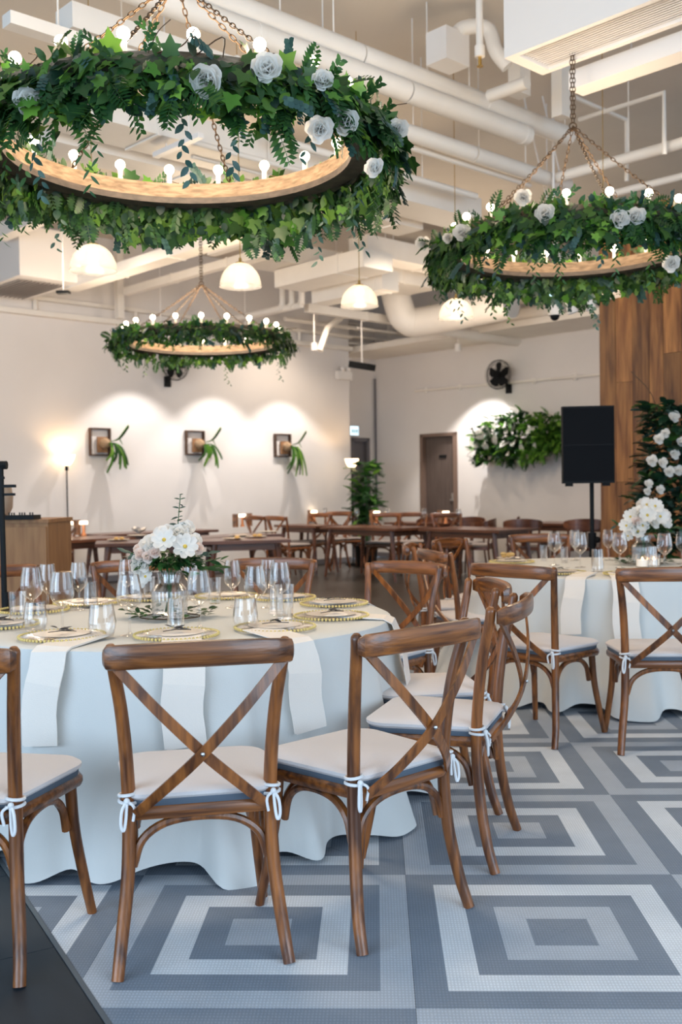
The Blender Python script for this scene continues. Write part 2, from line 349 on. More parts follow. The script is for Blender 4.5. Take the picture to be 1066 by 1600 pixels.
def T_spray(n=6, lw=.13, ll=.26, rnd_=False):
    v = []; f = []
    zz = lambda y: -.3 * y * y
    for i in range(n):
        y0 = i / n; y1 = (i + 1) / n; o = len(v); v += [(-.008, y0, zz(y0)), (.008, y0, zz(y0)), (.006, y1, zz(y1)), (-.006, y1, zz(y1))]; f.append((o, o + 1, o + 2, o + 3))
        for sg in (-1, 1):
            a = .6 + .25 * (i % 2); y = (i + .5 + .2 * sg) / n; dx, dy = sg * math.sin(a), math.cos(a); nx, ny = -dy, dx; o = len(v)
            for t, ww in ((0, .1), (.35, 1.), (.7, .85), (1, .08)):
                for s_ in (-1, 1): v.append((dx * ll * t + nx * lw * ww * s_ * .5, y + dy * ll * t + ny * lw * ww * s_ * .5, zz(y) - .05 * t + .02 * i % 2 * .02))
            for k in range(3): f.append((o + 2 * k, o + 2 * k + 1, o + 2 * k + 3, o + 2 * k + 2))
    return v, f
def T_petal(seg=5):
    v = []; f = []
    for i in range(seg + 1):
        t = i / seg; ww = .5 * math.sqrt(max(0., 1 - (1.75 * t - .95) ** 2)) if t < .999 else .30
        ww = max(ww, .06); z = .22 * (t - .45) ** 2 * (1 if t < .6 else 1.6)
        v += [(-ww, t, z + .22 * ww), (-ww * .5, t * 1.02, z + .03), (ww * .5, t * 1.02, z + .03), (ww, t, z + .22 * ww)]
    for i in range(seg):
        a = i * 4; f += [(a + k, a + k + 1, a + k + 5, a + k + 4) for k in range(3)]
    return v, f
TPL = {'petal': T_petal(), 'oval': T_oval(), 'wide': T_oval(1, .8), 'narrow': T_oval(1, .28), 'ivy': T_ivy(), 'fern': T_fern(), 'spray': T_spray(), 'euc': T_spray(6, .24, .26)}
TPL['petaln'] = ([(x * .68, y, z) for x, y, z in TPL['petal'][0]], TPL['petal'][1])
TPLN = {k: (np.array(v), f) for k, (v, f) in TPL.items()}
def orient(pos, direction, size, roll=0., normal=(0, 0, 1)):
    y = Vector(direction).normalized(); n = Vector(normal); n = n - y * n.dot(y)
    if n.length < 1e-4: n = Vector((1, 0, 0)) - y * y.x
    n.normalize(); x = y.cross(n)
    R_ = Matrix((x, y, n)).transposed().to_4x4(); return T3(pos) @ R_ @ Matrix.Rotation(roll, 4, 'Y') @ Matrix.Scale(size, 4)
def addleaf(mb, kind, mx): v, f = TPLN[kind]; mb.add(v, f, mx)
# ================================================================== SETTING
WL = at(180, 908, 0)               # foot of the long left wall
CL = np.array([-.07, 16.1, 0])     # far inner corner
HS = 3.75                          # soffit height
HC = 5.0                           # slab height
WE = at_plane(547, 700, WL, 45); WE[2] = 0
def wallbox(name, p0, p1, z0, z1, th, m_, side=1):
    """vertical slab whose visible face runs p0-p1; body lies on the far side"""
    p0 = np.array(p0)[:2]; p1 = np.array(p1)[:2]; d = (p1 - p0); L_ = np.linalg.norm(d); d /= L_; n = np.array([-d[1], d[0]]) * side
    c = (p0 + p1) / 2 + n * th / 2
    return MB().box((0, 0, (z0 + z1) / 2), (L_, th, z1 - z0), Matrix.Translation((c[0], c[1], 0)) @ Matrix.Rotation(math.atan2(d[1], d[0]), 4, 'Z'))
wall = wallbox('wall_left', WL - DU * 10.5, WE, 0, HC, .55, M['wall']).build('wall_left', M['wall'], smooth=False); struct(wall)
back0 = WE + np.array([-S2, S2, 0]) * .6
rec0 = at_plane(584, 700, CL, 45)
# recess wall with a doorway
def recess():
    d0 = at_plane(549, 700, CL, 45); d1_ = at_plane(577, 700, CL, 45); ztop = at_plane(560, 684, CL, 45)[2]
    b = wallbox('', CL - DU * 4, d0, 0, HC, .15, None); b2 = wallbox('', d1_, CL, 0, HC, .15, None); b.add(b2.v, b2.f); b3 = wallbox('', d0, d1_, ztop, HC, .15, None); b.add(b3.v, b3.f)
    struct(b.build('wall_recess', M['wall'], smooth=False))
    dd = thing('door_1', 'grey service door in the recess behind the potted plant', 'door'); dd['kind'] = 'structure'
    wallbox('', d0 + DU * .0 + np.array([-S2, S2, 0]) * .06, d1_ + np.array([-S2, S2, 0]) * .06, 0.005, ztop, .05, None).build('door_leaf', M['greydoor'], dd, False)
    fr = MB()
    for a, b_, z0, z1 in ((d0 - DU * .0, d0 + DU * .07, 0, ztop), (d1_ - DU * .07, d1_, 0, ztop), (d0, d1_, ztop - .07, ztop)):
        q = wallbox('', a + np.array([S2, -S2, 0]) * .02, b_ + np.array([S2, -S2, 0]) * .02, z0, z1, .04, None); fr.add(q.v, q.f)
    fr.build('door_frame', M['greydoor'], dd, False)
    for k in ('label', 'category'): del dd[k]
recess()
FE = CL + DW * 9.
# far wall with door
dL = at_plane(657, 700, CL, -45); dR = at_plane(715, 700, CL, -45); dT = at_plane(657, 678.5, CL, -45)[2]
b = MB()
for a, c, z0, z1 in ((CL, dL, 0, HC), (dR, FE, 0, HC), (dL, dR, dT, HC)):
    q = wallbox('', a, c, z0, z1, .15, None); b.add(q.v, q.f)
struct(b.build('wall_far', M['wall'], smooth=False))
dd = bpy.data.objects.new('door_2', None); COL.objects.link(dd); dd['kind'] = 'structure'
NW = np.array([S2, S2, 0])
wallbox('', dL + NW * .07, dR + NW * .07, .005, dT, .04, None).build('door_leaf', M['door'], dd, False)
fr = MB()
for a, c, z0, z1 in ((dL, dL + DW * .07, 0, dT), (dR - DW * .09, dR, 0, dT), (dL, dR, dT - .06, dT)):
    q = wallbox('', a - NW * .02, c - NW * .02, z0, z1, .09, None); fr.add(q.v, q.f)
fr.build('door_frame', M['doorframe'], dd, False)
hp = at_plane(708, 781, CL + NW * .06, -45); q = MB(); q.box((0, 0, 0), (.10, .05, .025), T3(hp) @ Matrix.Rotation(-PI / 4, 4, 'Z')).box((0, 0, .05), (.04, .03, .14), T3(hp) @ Matrix.Rotation(-PI / 4, 4, 'Z')); q.build('door_handle', M['steel'], dd, False)
hp = at_plane(692, 713, CL + NW * .055, -45); MB().box((0, 0, 0), (.16, .02, .05), T3(hp) @ Matrix.Rotation(-PI / 4, 4, 'Z')).build('door_plate', M['black'], dd, False)
# ceiling slab, soffits
struct(MB().box((0, 7, HC + .1), (26, 27, .2)).build('ceiling', M['ceil'], smooth=False))
b = wallbox('', CL - NW * 1.1 - DU * 0, FE - NW * 1.1, HS, HS + .10, 1.1, None); struct(b.build('trim_1', M['pipe'], smooth=False))
NL = np.array([S2, -S2, 0])
b = wallbox('', WL - DU * 10 + NL * .12, WE + NL * .12, HS, HS + .07, .12, None); q = wallbox('', WL - DU * 10 + NL * .10, WE + NL * .10, HS + .22, HS + .27, .10, None); b.add(q.v, q.f)
for k in range(9):
    p = WE - DU * (1.2 + k * 1.6) + NL * .05; b.box((p[0], p[1], HS + .15), (.05, .05, .25))
struct(b.build('trim_2', M['pipe'], smooth=False))
for nm, a, c in (('baseboard_left', WL - DU * 10 + NL * .012, WE + NL * .012), ('baseboard_far', CL - NW * .012, dL - NW * .012)):
    struct(wallbox('', a, c, 0, .09, .012, None).build(nm, M['greydoor'], smooth=False))
# ---- floor
A0 = np.array([-1.282, -.127]); A1 = np.array([-.761, -.975]); BD = (A0 - A1) / np.linalg.norm(A0 - A1); BN = np.array([BD[1], -BD[0]])   # BN points to the carpet side
FB = np.array([.2, 4.7]); FN = -BD                                                                                                  # carpet ends behind this line
def clip(poly, p, n):
    out = []
    for i in range(len(poly)):
        a, b_ = poly[i], poly[(i + 1) % len(poly)]; da = (np.array(a) - p) @ n; db = (np.array(b_) - p) @ n
        if da >= 0: out.append(a)
        if (da >= 0) != (db >= 0):
            t = da / (da - db); out.append((a[0] + (b_[0] - a[0]) * t, a[1] + (b_[1] - a[1]) * t))
    return out
fl = struct(MB().box((0, 6, -.06), (26, 29, .10)).build('floor', M['slatefar'], smooth=False))
g = .0007; h = .45
TRI = [[(-h + g * 1.4, -h + g), (h - g * 1.4, -h + g), (0, -g)], [(h - g, -h + g * 1.4), (h - g, h - g * 1.4), (g, 0)], [(h - g * 1.4, h - g), (-h + g * 1.4, h - g), (0, g)], [(-h + g, h - g * 1.4), (-h + g, -h + g * 1.4), (-g, 0)]]
triM = {}
for ab in 'AB':
    for k in range(4): triM[ab, k] = MB().slab(TRI[k], -.008, 0).mesh('carpet_tile', M['carpet' + ab], False)
cells = []
for i in range(-3, 7):
    for j in range(-2, 9):
        cx, cy = (i + .5) * .9, (j + .5) * .9
        D = np.array([cx, cy, 0]) - CAM_O; dep = D @ CF; X = 533 + FPX * (D @ CR) / max(dep, .1)
        if dep < .9 or X < -500 or X > 1560: continue
        cells.append((i, j, cx, cy))
for i, j, cx, cy in cells:
    ab = 'A' if (i + j) % 2 else 'B'
    for k in range(4):
        P = [(x + cx, y + cy) for x, y in TRI[k]]; Q = clip(P, A0, BN)
        if len(Q) > 2: Q = clip(Q, FB, FN)
        if len(Q) < 3: continue
        if len(Q) == 3 and all(abs(Q[a][0] - P[a][0]) < 1e-6 for a in range(3)): me = triM[ab, k]
        else: me = MB().slab([(x - cx, y - cy) for x, y in Q], -.008, 0).mesh('carpet_tile', M['carpet' + ab], False)
        o = inst('carpet_tile', me, fl); o.location = (cx, cy, 0)
# slate tiles beside the carpet
ts = .65; nsl = 0
for a in range(-7, 15):
    for c in range(1, 8):
        p = A1 + BD * (a * ts + .18) - BN * (c * ts - ts / 2 + .016); cc = p
        D = np.array([cc[0], cc[1], 0]) - CAM_O; dep = D @ CF; X = 533 + FPX * (D @ CR) / max(dep, .1)
        if dep < 1.2 or X < -420 or X > 700 or dep > 8: continue
        hh = ts / 2 - .0015; ang = math.atan2(BD[1], BD[0])
        if nsl == 0: sm = MB().slab([(-hh, -hh), (hh, -hh), (hh, hh), (-hh, hh)], -.008, -.001).mesh('floor_tile', M['slate'], False)
        o = inst('floor_tile', sm, fl); o.location = (p[0], p[1], 0); o.rotation_euler = (0, 0, ang); nsl += 1
strip = MB(); c0 = A1 - BD * 3 + BN * -.008; c1 = A1 + BD * 11 + BN * -.008
strip.strip([(c0[0], c0[1], -.004), (c1[0], c1[1], -.004)], .014, .010, (BN[0], BN[1], 0)); struct(strip.build('trim_3', mat('grey_edge_trim', (.10, .115, .13), .4), smooth=False))
# ---- feature wall of wooden planks
WP0 = at_plane(938, 700, atd(938, 700, 10.6), -45); WP0[2] = 0
ww = struct(wallbox('', WP0 + DW * .01 + NW * .03, WP0 + DW * 3.6 + NW * .03, 0, 4.1, .25, None).build('wall_wood', mat('plank_backing', (.05, .02, .01), .7), smooth=False))
x = 0.
random.seed(11)
while x < 3.5:
    wd = random.choice([.15, .17, .19, .19]); z = 0.; first = True
    while z < 4.1:
        L_ = U(.9, 2.1) if not first else U(.4, 1.9)
        first = False; z1 = min(4.1, z + L_); c = WP0 + DW * (x + wd / 2) + NW * (.015 + U(-.003, .003))
        if z1 - z > .05:
            o = MB().box((0, 0, 0), (wd - .004, .03, z1 - z - .004)).build('plank', M['plank'], ww, False); o.location = (c[0], c[1], (z + z1) / 2); o.rotation_euler = (0, 0, -PI / 4)
        z = z1
    x += wd
# ================================================================== CHAIRS
def cross_chair(name, label, ties=True, pad='cushion', seg=6):
    """cross-back chair: local origin = point midway between the rear feet, facing +Y"""
    t = thing(name, label, 'chair')
    wm, wh = M['chair'], M['chair_h']
    n = 10 if ties else 6
    for sg in (-1, 1):
        P = bez([(sg * .235, -.03, 0), (sg * .222, .0, .10), (sg * .203, .028, .26), (sg * .197, .038, .42), (sg * .200, .032, .56), (sg * .212, .012, .72), (sg * .232, -.018, .86), (sg * .238, -.026, .915)], seg)
        R_ = [.0175 + .0025 * math.sin(PI * min(1, i / len(P) * 1.2)) - .002 * (i == len(P) - 1) for i in range(len(P))]; R_[-1] = .009; R_[-2] = .016
        MB().tube(P, R_, n).build('rear_leg', wm, t)
        P = bez([(sg * .222, .455, 0), (sg * .208, .432, .12), (sg * .192, .405, .28), (sg * .186, .392, .43)], seg)
        MB().tube(P, [.015 + .004 * i / len(P) for i in range(len(P))], n).build('leg', wm, t)
    # bowed top rail, thicker in its middle, rolled ends
    P = []; W_ = []; H = []
    for k in range(17):
        u = -1 + k / 8; x = .252 * math.sin(u * PI / 2 * .94) / math.sin(PI / 2 * .94); y = -.048 - .062 * (1 - u * u) ** .8
        P.append((x, y, .882 + .010 * (1 - u * u)))
    b = MB(); o0 = 0; pr = 12
    for i, p in enumerate(P):
        u = -1 + i / 8; e = abs(u); hh = (.033 + .003 * (1 - e)) * (1 if e < .99 else .70); th = .013 * (1 if e < .99 else .6)
        tx = Vector(P[min(i + 1, 16)]) - Vector(P[max(i - 1, 0)]); tx.normalize(); nn = Vector((-tx.y, tx.x, 0))
        for k in range(pr):
            a = 2 * PI * k / pr; ca, sa = math.cos(a), math.sin(a); ca = math.copysign(abs(ca) ** .6, ca); sa = math.copysign(abs(sa) ** .75, sa)
            b.v.append(tuple(Vector(p) + nn * (ca * th) + Vector((0, 0, sa * hh - .12 * ca * th))))
    for i in range(16):
        for k in range(pr):
            l = (k + 1) % pr; b.f.append((i * pr + k, i * pr + l, (i + 1) * pr + l, (i + 1) * pr + k))
    b.f.append(tuple(reversed(range(pr)))); b.f.append(tuple(16 * pr + k for k in range(pr)))
    rl = b.build('top_rail', wh, t)
    if ties:
        for q in ((-.232, -.072, .868), (.232, -.072, .868), (0, -.107, .622)): MB().sphere(q, .0065, 8, 4).build('screw_head', M['steel'], rl)
    for j, sg in enumerate((-1, 1)):
        dy = -.006 if j else .006
        P = bez([(sg * .232, -.062 + dy, .868), (sg * .12, -.090 + dy, .745), (0, -.094 + dy, .622), (-sg * .10, -.060 + dy, .525), (-sg * .178, -.004 + dy, .446)], 5)
        MB().strip(P, [.026 + .004 * math.sin(PI * i / len(P)) for i in range(len(P))], .009, (-sg * .71, 0, .70)).build('cross_brace', wm, t)
    # seat frame
    OUT = []
    for cx_, cy_, r, a0 in ((.165, .395, .055, 0), (-.165, .395, .055, 90), (-.165, .045, .035, 180), (.165, .045, .035, 270)):
        for k in range(6):
            a = math.radians(a0 + 90 * k / 5); OUT.append((cx_ + r * math.cos(a) * (1.05 if cy_ > .2 else 1), cy_ + r * math.sin(a)))
    MB().slab(OUT, .420, .456, .02).build('seat_frame', wh, t)
    arch = lambda A, B, top: bez([A, (A[0] * .93 + B[0] * .07, A[1] * .93 + B[1] * .07, top - .055), (A[0] * .76 + B[0] * .24, A[1] * .76 + B[1] * .24, top - .012), ((A[0] + B[0]) / 2, (A[1] + B[1]) / 2, top), (A[0] * .24 + B[0] * .76, A[1] * .24 + B[1] * .76, top - .012), (A[0] * .07 + B[0] * .93, A[1] * .07 + B[1] * .93, top - .055), B], 4)
    za = .285
    for A, B in (((-.188, .040, za), (.188, .040, za)), ((-.180, .385, za), (.180, .385, za)), ((-.186, .058, za), (-.178, .375, za)), ((.186, .058, za), (.178, .375, za))):
        MB().tube(arch(A, B, .412), .0125, n - 2).build('arch_brace', wm, t)
    if pad:
        CO = []
        for cx_, cy_, r, a0 in ((.145, .365, .085, 0), (-.145, .365, .085, 90), (-.155, .055, .05, 180), (.155, .055, .05, 270)):
            for k in range(7):
                a = math.radians(a0 + 90 * k / 6); CO.append((cx_ + r * math.cos(a), cy_ + r * math.sin(a)))
        cu = MB().slab([(x * 1.0, y) for x, y in CO], .474, .502, .035).build('cushion' if ties else 'seat_pad', M[pad], t)
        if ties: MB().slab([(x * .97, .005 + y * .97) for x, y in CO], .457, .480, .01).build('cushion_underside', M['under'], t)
    if ties:
        for sg in (-1, 1):
            b = MB(); cx_, cy_ = sg * .198, .035
            for zz, ti in ((.470, .10), (.490, -.12)):
                b.tube([(cx_ + .025 * math.cos(a), cy_ + .025 * math.sin(a), zz + .025 * ti * math.sin(a + sg)) for a in [2 * PI * k / 14 for k in range(14)]], .0050, 6, closed=True)
            kx = cx_ + sg * .004; ky = cy_ - .028
            s1 = sg * (1 if rnd() > .5 else .4)
            b.tube(bez([(kx, ky, .478), (kx + .034 * s1, ky - .012, .455), (kx + .042 * s1, ky - .014, .415), (kx + .024 * s1, ky - .012, .400), (kx + .010 * s1, ky - .010, .425), (kx, ky - .004, .474)], 4), .0046, 6)
            b.tube(bez([(kx, ky, .478), (kx - .02 * sg, ky - .014, .462), (kx - .016 * sg, ky - .012, .425)], 4), .0042, 6)
            b.sphere((kx, ky - .003, .478), .009, 8, 5); b.build('tie_ribbon', M['tie'], t)
    return t
def R(d): return math.radians(d)
c0 = cross_chair('cross_back_chair', 'cross-back chair at the middle front of the near table, seen squarely from behind')
G1 = 'cross-back chairs around the near table'; G2 = 'cross-back chairs around the right table'
c0.location = (-.579, -.707 + .03, 0); c0.rotation_euler = (0, 0, R(13.4)); c0['group'] = G1
def put(x, y, deg, label, group, src=None, skip=()):
    f = (-math.sin(R(deg)), math.cos(R(deg)))
    return dup(src or c0, (x + f[0] * .03, y + f[1] * .03, 0), R(deg), label, group, skip)
put(-1.29, -.756, -9, 'cross-back chair cut off by the left edge, nearest the dark floor tiles', G1)
put(.027, -.437, 45, 'cross-back chair turned three-quarter at the near table, long bow on its right post', G1)
put(.376, .231, 73, 'cross-back chair seen nearly side-on, third to the right along the near table', G1)
put(.365, .877, 98, 'cross-back chair just behind the side-on one, mostly hidden, seat facing the near table', G1)
put(.06, 1.98, 142, 'cross-back chair behind the right rim of the near table, glossy highlight on its rail', G1)
put(-.68, 2.38, 169, 'cross-back chair behind the near table, rail end showing right of the wine glasses', G1)
put(-1.47, 2.36, 200, 'cross-back chair behind the near table, rail showing left of the flower vase', G1)
put(-2.14, 2.02, 229, 'cross-back chair at the left edge, in front of the wooden cabinet', G1)
put(.628, 1.82, -44, 'angled cross-back chair at the left front of the right table, white bow', G2)
put(1.333, 1.53, -2, 'cross-back chair at the front of the right table, cut off by the right edge', G2)
put(.31, 3.10, -75, 'cross-back chair, nearest of three left of the right table', G2)
put(.20, 3.80, -98, 'cross-back chair, middle of three left of the right table, rail peeking out', G2)
put(.50, 4.38, -120, 'cross-back chair, farthest of three left of the right table', G2)
put(1.26, 4.93, 178, 'cross-back chair behind the right table, left of the speaker pole, facing the camera', G2)
put(2.02, 4.85, 160, 'cross-back chair behind the right table, right of the speaker pole behind the wine glasses', G2)
# ================================================================== ROUND TABLES
ZT = .770
def tablecloth(cx, cy, R0, label, seed, flare=.235, zb=.032):
    rs = random.Random(seed); ph = [rs.uniform(0, 6.28) for _ in range(6)]
    n = 420; b = MB(); rings = [(0, 0), (.5, 0), (.9, 0), (.985, 0), (1., -.006)]
    for r, dz in rings:
        for i in range(n):
            a = 2 * PI * i / n; b.v.append((R0 * r * math.cos(a), R0 * r * math.sin(a), ZT + dz))
    K = 16
    for k in range(1, K + 1):
        t = k / K
        for i in range(n):
            a = 2 * PI * i / n
            w0 = .6 * math.sin(11 * a + ph[0] + .7 * math.sin(2 * a + ph[4])) + .6 * math.sin(17 * a + ph[1] + math.sin(3 * a + ph[3])) + .25 * math.sin(27 * a + ph[2])
            w0 = math.tanh(w0 * 1.9); am = t ** 1.25
            r = R0 + .008 + am * (flare * .6 + (.060 + .022 * t) * w0 + .02 * math.sin(4 * a + ph[5]))
            zend = zb - .004 - .026 * w0 - .010 * math.sin(5 * a + ph[5])
            b.v.append((r * math.cos(a), r * math.sin(a), (ZT - .012) * (1 - t) + zend * t))
    T = len(rings) + K
    for k in range(T - 1):
        for i in range(n):
            j = (i + 1) % n; b.f.append((k * n + i, (k + 1) * n + i, (k + 1) * n + j, k * n + j))
    b.f = [q for q in b.f]; b.f.append(tuple(range(n)))
    o = b.build('tablecloth', M['cloth']); o.location = (cx, cy, 0); return tag(o, label, 'tablecloth', 'white round tablecloths')
C1 = np.array([-.95, .98, 0]); RT = .925
C2 = np.array([1.50, 3.46, 0])
tablecloth(C1[0], C1[1], RT, 'white floor-length cloth on the near round table at the lower left', 3)
tablecloth(C2[0], C2[1], RT, 'white floor-length cloth on the round table at the right', 8, flare=.38)
def clampR(p, c, r):
    d = p - c; d[2] = 0; L_ = np.linalg.norm(d)
    if L_ > r: p = c + d * r / L_; p[2] = ZT
    return p
# ---- glassware
def wine_prof(h=.225, r=.042): return [(.036, 0), (.036, .003), (.014, .007), (.0055, .016), (.0046, h * .22), (.0046, h * .36), (.008, h * .40), (r * .42, h * .44), (r * .76, h * .50), (r * .96, h * .58), (r, h * .67), (r * .93, h * .82), (r * .76, h), (r * .73, h), (r * .90, h * .82), (r * .97, h * .67)]
def tumb_prof(h=.115, r0=.028, r1=.036): return [(r0 * .2, .012), (r0 * .95, .012), (r1 - .003, h), (r1, h), (r0, 0), (r0 * .2, 0)]
def stemless_prof(h=.125, r=.050): return [(r * .4, .004), (r * .75, .012), (r * .98, .04), (r * .97, .06), (r * .80, h), (r * .82, h + .0005), (r * 1.0, .06), (r * 1.0, .038), (r * .78, .006), (r * .4, 0)]
GM = {'wine': MB().lathe(wine_prof(), 28).mesh('wine_glass', M['glass']), 'winebig': MB().lathe(wine_prof(.235, .049), 28).mesh('wine_glass', M['glass']),
      'tumbler': MB().lathe(tumb_prof(.125, .028, .033), 24, rib=.012).mesh('tumbler', M['glass']), 'taper': MB().lathe(tumb_prof(.125, .036, .029), 24, rib=.015).mesh('tumbler', M['glass']), 'stemless': MB().lathe(stemless_prof(), 28).mesh('stemless_glass', M['glass'])}
NAMES = {'wine': 'wine_glass', 'winebig': 'wine_glass', 'tumbler': 'tumbler', 'taper': 'tumbler', 'stemless': 'stemless_glass'}
def glass(kind, px, py, C, label, group, sc=1.):
    p = clampR(at(px, py, ZT), C, RT - .06); o = inst(NAMES[kind], GM[kind]); o.location = (p[0], p[1], ZT + .0005); o.scale = (sc,) * 3; return tag(o, label, 'glass', group)
GA = 'glasses on the near table'; GB = 'glasses on the right table'
for k, x, y, l, s in (
    ('winebig', 51, 972, 'large wine glass at the far left of the near table, leftmost of the left cluster', 1.),
    ('wine', 75, 958, 'wine glass second from left in the left cluster of the near table, behind the others', 1.),
    ('winebig', 98, 985, 'wine glass in front of the left cluster, standing by the folded napkin plate', 1.),
    ('wine', 124, 954, 'wine glass at the right of the left cluster, near the tapered water tumbler', 1.),
    ('taper', 142, 950, 'tapered water tumbler right of the left wine glass cluster', 1.),
    ('tumbler', 28, 976, 'straight tumbler at the left edge of the near table under the leftmost wine glass', 1.1),
    ('stemless', 56, 987, 'stemless glass with thick base in the left cluster front', .95),
    ('stemless', 160, 998, 'large stemless tumbler standing right of the left plate', 1.05),
    ('winebig', 203, 994, 'wine glass in front of the bouquet, left of the ribbed vase', 1.),
    ('wine', 199, 946, 'wine glass standing far behind the bouquet at its left', 1.),
    ('tumbler', 233, 941, 'small tumbler behind the vase on its left side', 1.),
    ('taper', 275, 983, 'tapered water tumbler directly in front of the ribbed vase', 1.),
    ('winebig', 312, 983, 'wine glass just right of the ribbed vase above the leaf garland', 1.),
    ('tumbler', 336, 943, 'small tumbler behind the wine glass right of the vase', 1.),
    ('wine', 299, 938, 'wine glass hidden behind the right of the vase at the back of the table', .95),
    ('wine', 364, 950, 'tall wine glass alone between vase and right glass cluster', 1.),
    ('stemless', 384, 984, 'wide stemless glass at the front left of the right cluster', 1.),
    ('winebig', 400, 972, 'wine glass at the front left of the right cluster behind the stemless glass', 1.),
    ('wine', 420, 950, 'wine glass at the back of the right cluster, tallest in the picture', 1.),
    ('winebig', 438, 962, 'wine glass at the right end of the right cluster', 1.),
    ('tumbler', 445, 972, 'clear tumbler at the right end of the right glass cluster', 1.25),
    ('taper', 432, 958, 'tumbler tucked between the wine glasses of the right cluster', 1.),
): glass(k, x, y, C1, l, GA, s)
for k, x, y, l, s in (
    ('winebig', 867, 884, 'wine glass at the left end of the right table', 1.),
    ('wine', 899, 876, 'wine glass behind another at the left of the right table, beside the speaker pole', 1.),
    ('winebig', 907, 887, 'wine glass in front beside the speaker pole on the right table', 1.),
    ('tumbler', 850, 876, 'tumbler at the left end of the right table', .9),
    ('tumbler', 882, 879, 'tumbler between the two left wine glasses of the right table', .9),
    ('taper', 934, 893, 'tapered tumbler at the front middle of the right table', 1.15),
    ('wine', 951, 876, 'wine glass right of the speaker pole at the back of the right table', 1.),
    ('winebig', 969, 888, 'wine glass left of the glass candle jars on the right table', 1.),
    ('winebig', 1039, 890, 'wine glass right of the glass candle jars on the right table', 1.),
    ('wine', 1066, 882, 'wine glass cut by the right edge of the picture', 1.),
    ('taper', 1019, 886, 'clear tumbler in front of the candle jars on the right table', 1.1),
): glass(k, x, y, C2, l, GB, s)
# ---- place settings
pl = MB().lathe([(.005, .004), (.10, .004), (.118, .010), (.155, .013), (.157, .015), (.117, .013), (.10, .007), (.005, .007)], 36).mesh('charger_glass', M['vglass'])
inn = MB().lathe([(.005, .013), (.07, .013), (.105, .020), (.107, .022), (.07, .016), (.005, .016)], 32).mesh('salad_plate', M['china'])
bd = MB()
for k in range(64):
    a = 2 * PI * k / 64; bd.sphere((.158 * math.cos(a), .158 * math.sin(a), .0135), .0062, 6, 4)
bead = bd.mesh('beaded_rim', M['gold'])
sprm = []
for q in range(3):
    b = MB()
    for k in range(6):
        a = U(-.7, .7) + (PI if k % 2 else 0); addleaf(b, 'oval', orient((U(-.035, .035), U(-.012, .012), .030 + U(0, .012)), (math.cos(a), math.sin(a) * .6, U(.1, .5)), U(.028, .042), 0, (0, U(-.3, .3), 1)))
    b.tube([(-.05, -.01, .026), (0, .004, .03), (.055, .0, .028)], .0015, 4); sprm.append(b.mesh('leaf_sprig', M['leafgrey']))
def setting(px, py, C, lab, sprig=True, napkin=None, grp='gold-beaded glass chargers', nx=None):
    p = clampR(at(px, py, ZT), C, RT - .165)
    t = thing('charger_plate', 'gold-beaded glass charger ' + lab, 'plate', (p[0], p[1], ZT), 0, grp)
    inst('charger_glass', pl, t); inst('beaded_rim', bead, t)
    if sprig:
        i2 = inst('salad_plate', inn); i2.location = (p[0], p[1], ZT); tag(i2, 'small pale plate ' + lab, 'plate', 'small pale plates')
        o = inst('leaf_sprig', random.choice(sprm)); o.location = (p[0], p[1], ZT); o.rotation_euler = (0, 0, U(-.3, .3)); tag(o, 'dark leaf sprig ' + lab, 'leaf', 'leaf sprigs on plates')
    if napkin:
        pe = at(nx, py + 22, ZT) if nx else p; a = math.atan2(pe[1] - C[1], pe[0] - C[0]); d = np.array([math.cos(a), math.sin(a), 0]); s = np.array([-math.sin(a), math.cos(a), 0])
        q0 = C + d * (RT - .26)
        P = [q0 + np.array([0, 0, ZT + .018]), C + d * (RT - .12) + np.array([0, 0, ZT + .012]), C + d * (RT - .015) + np.array([0, 0, ZT + .007]), C + d * (RT + .018) + np.array([0, 0, ZT - .008])]
        L_ = napkin[1]; fl = napkin[2] if len(napkin) > 2 else .12
        for k in range(1, 7): P.append(C + d * (RT + .020 + .030 * min(1, k / 2) + fl * (k / 6) * L_) + s * (.006 * math.sin(k * 1.3)) + np.array([0, 0, ZT - .012 - L_ * k / 6]))
        b = MB(); W_ = napkin[0]
        for off in range(2):
            b.strip([Vector([float(c) for c in v]) + Vector((0, 0, -.0035 * off)) + Vector([float(c) for c in s]) * (.004 * off) for v in P], W_ - .008 * off, .003, tuple(s))
        tag(b.build('napkin', M['napkin'], smooth=False), 'hanging cream napkin ' + lab, 'napkin', 'hanging linen napkins')
setting(97, 998, C1, 'at the left front of the near table', napkin=(.145, .31), nx=57)
setting(276, 996, C1, 'in front of the vase behind the middle chair', napkin=(.145, .31), nx=285)
setting(430, 984, C1, 'behind the gap between the two front chairs', napkin=(.14, .30), nx=485)
setting(518, 966, C1, 'at the right of the near table, lower of two close together', napkin=(.14, .30))
setting(524, 946, C1, 'at the right of the near table, upper of two close together', napkin=(.14, .22))
setting(468, 933, C1, 'at the right rear rim of the near table', napkin=(.14, .2))
setting(360, 932, C1, 'at the back of the near table right of the vase')
setting(226, 934, C1, 'at the back of the near table hidden by the vase')
setting(130, 944, C1, 'at the back of the near table behind the left glasses')
setting(8, 955, C1, 'at the left rear of the near table, cut off')
setting(0, 980, C1, 'at the left edge behind the leftmost near chair', napkin=(.15, .3))
setting(875, 897, C2, 'at the left front of the right table', napkin=(.12, .30, .30), nx=853)
setting(985, 899, C2, 'behind the right-hand chair of the right table', napkin=(.15, .34, .30), nx=993)
setting(800, 880, C2, 'at the far left of the right table')
setting(1066, 895, C2, 'at the right edge of the picture on the right table')
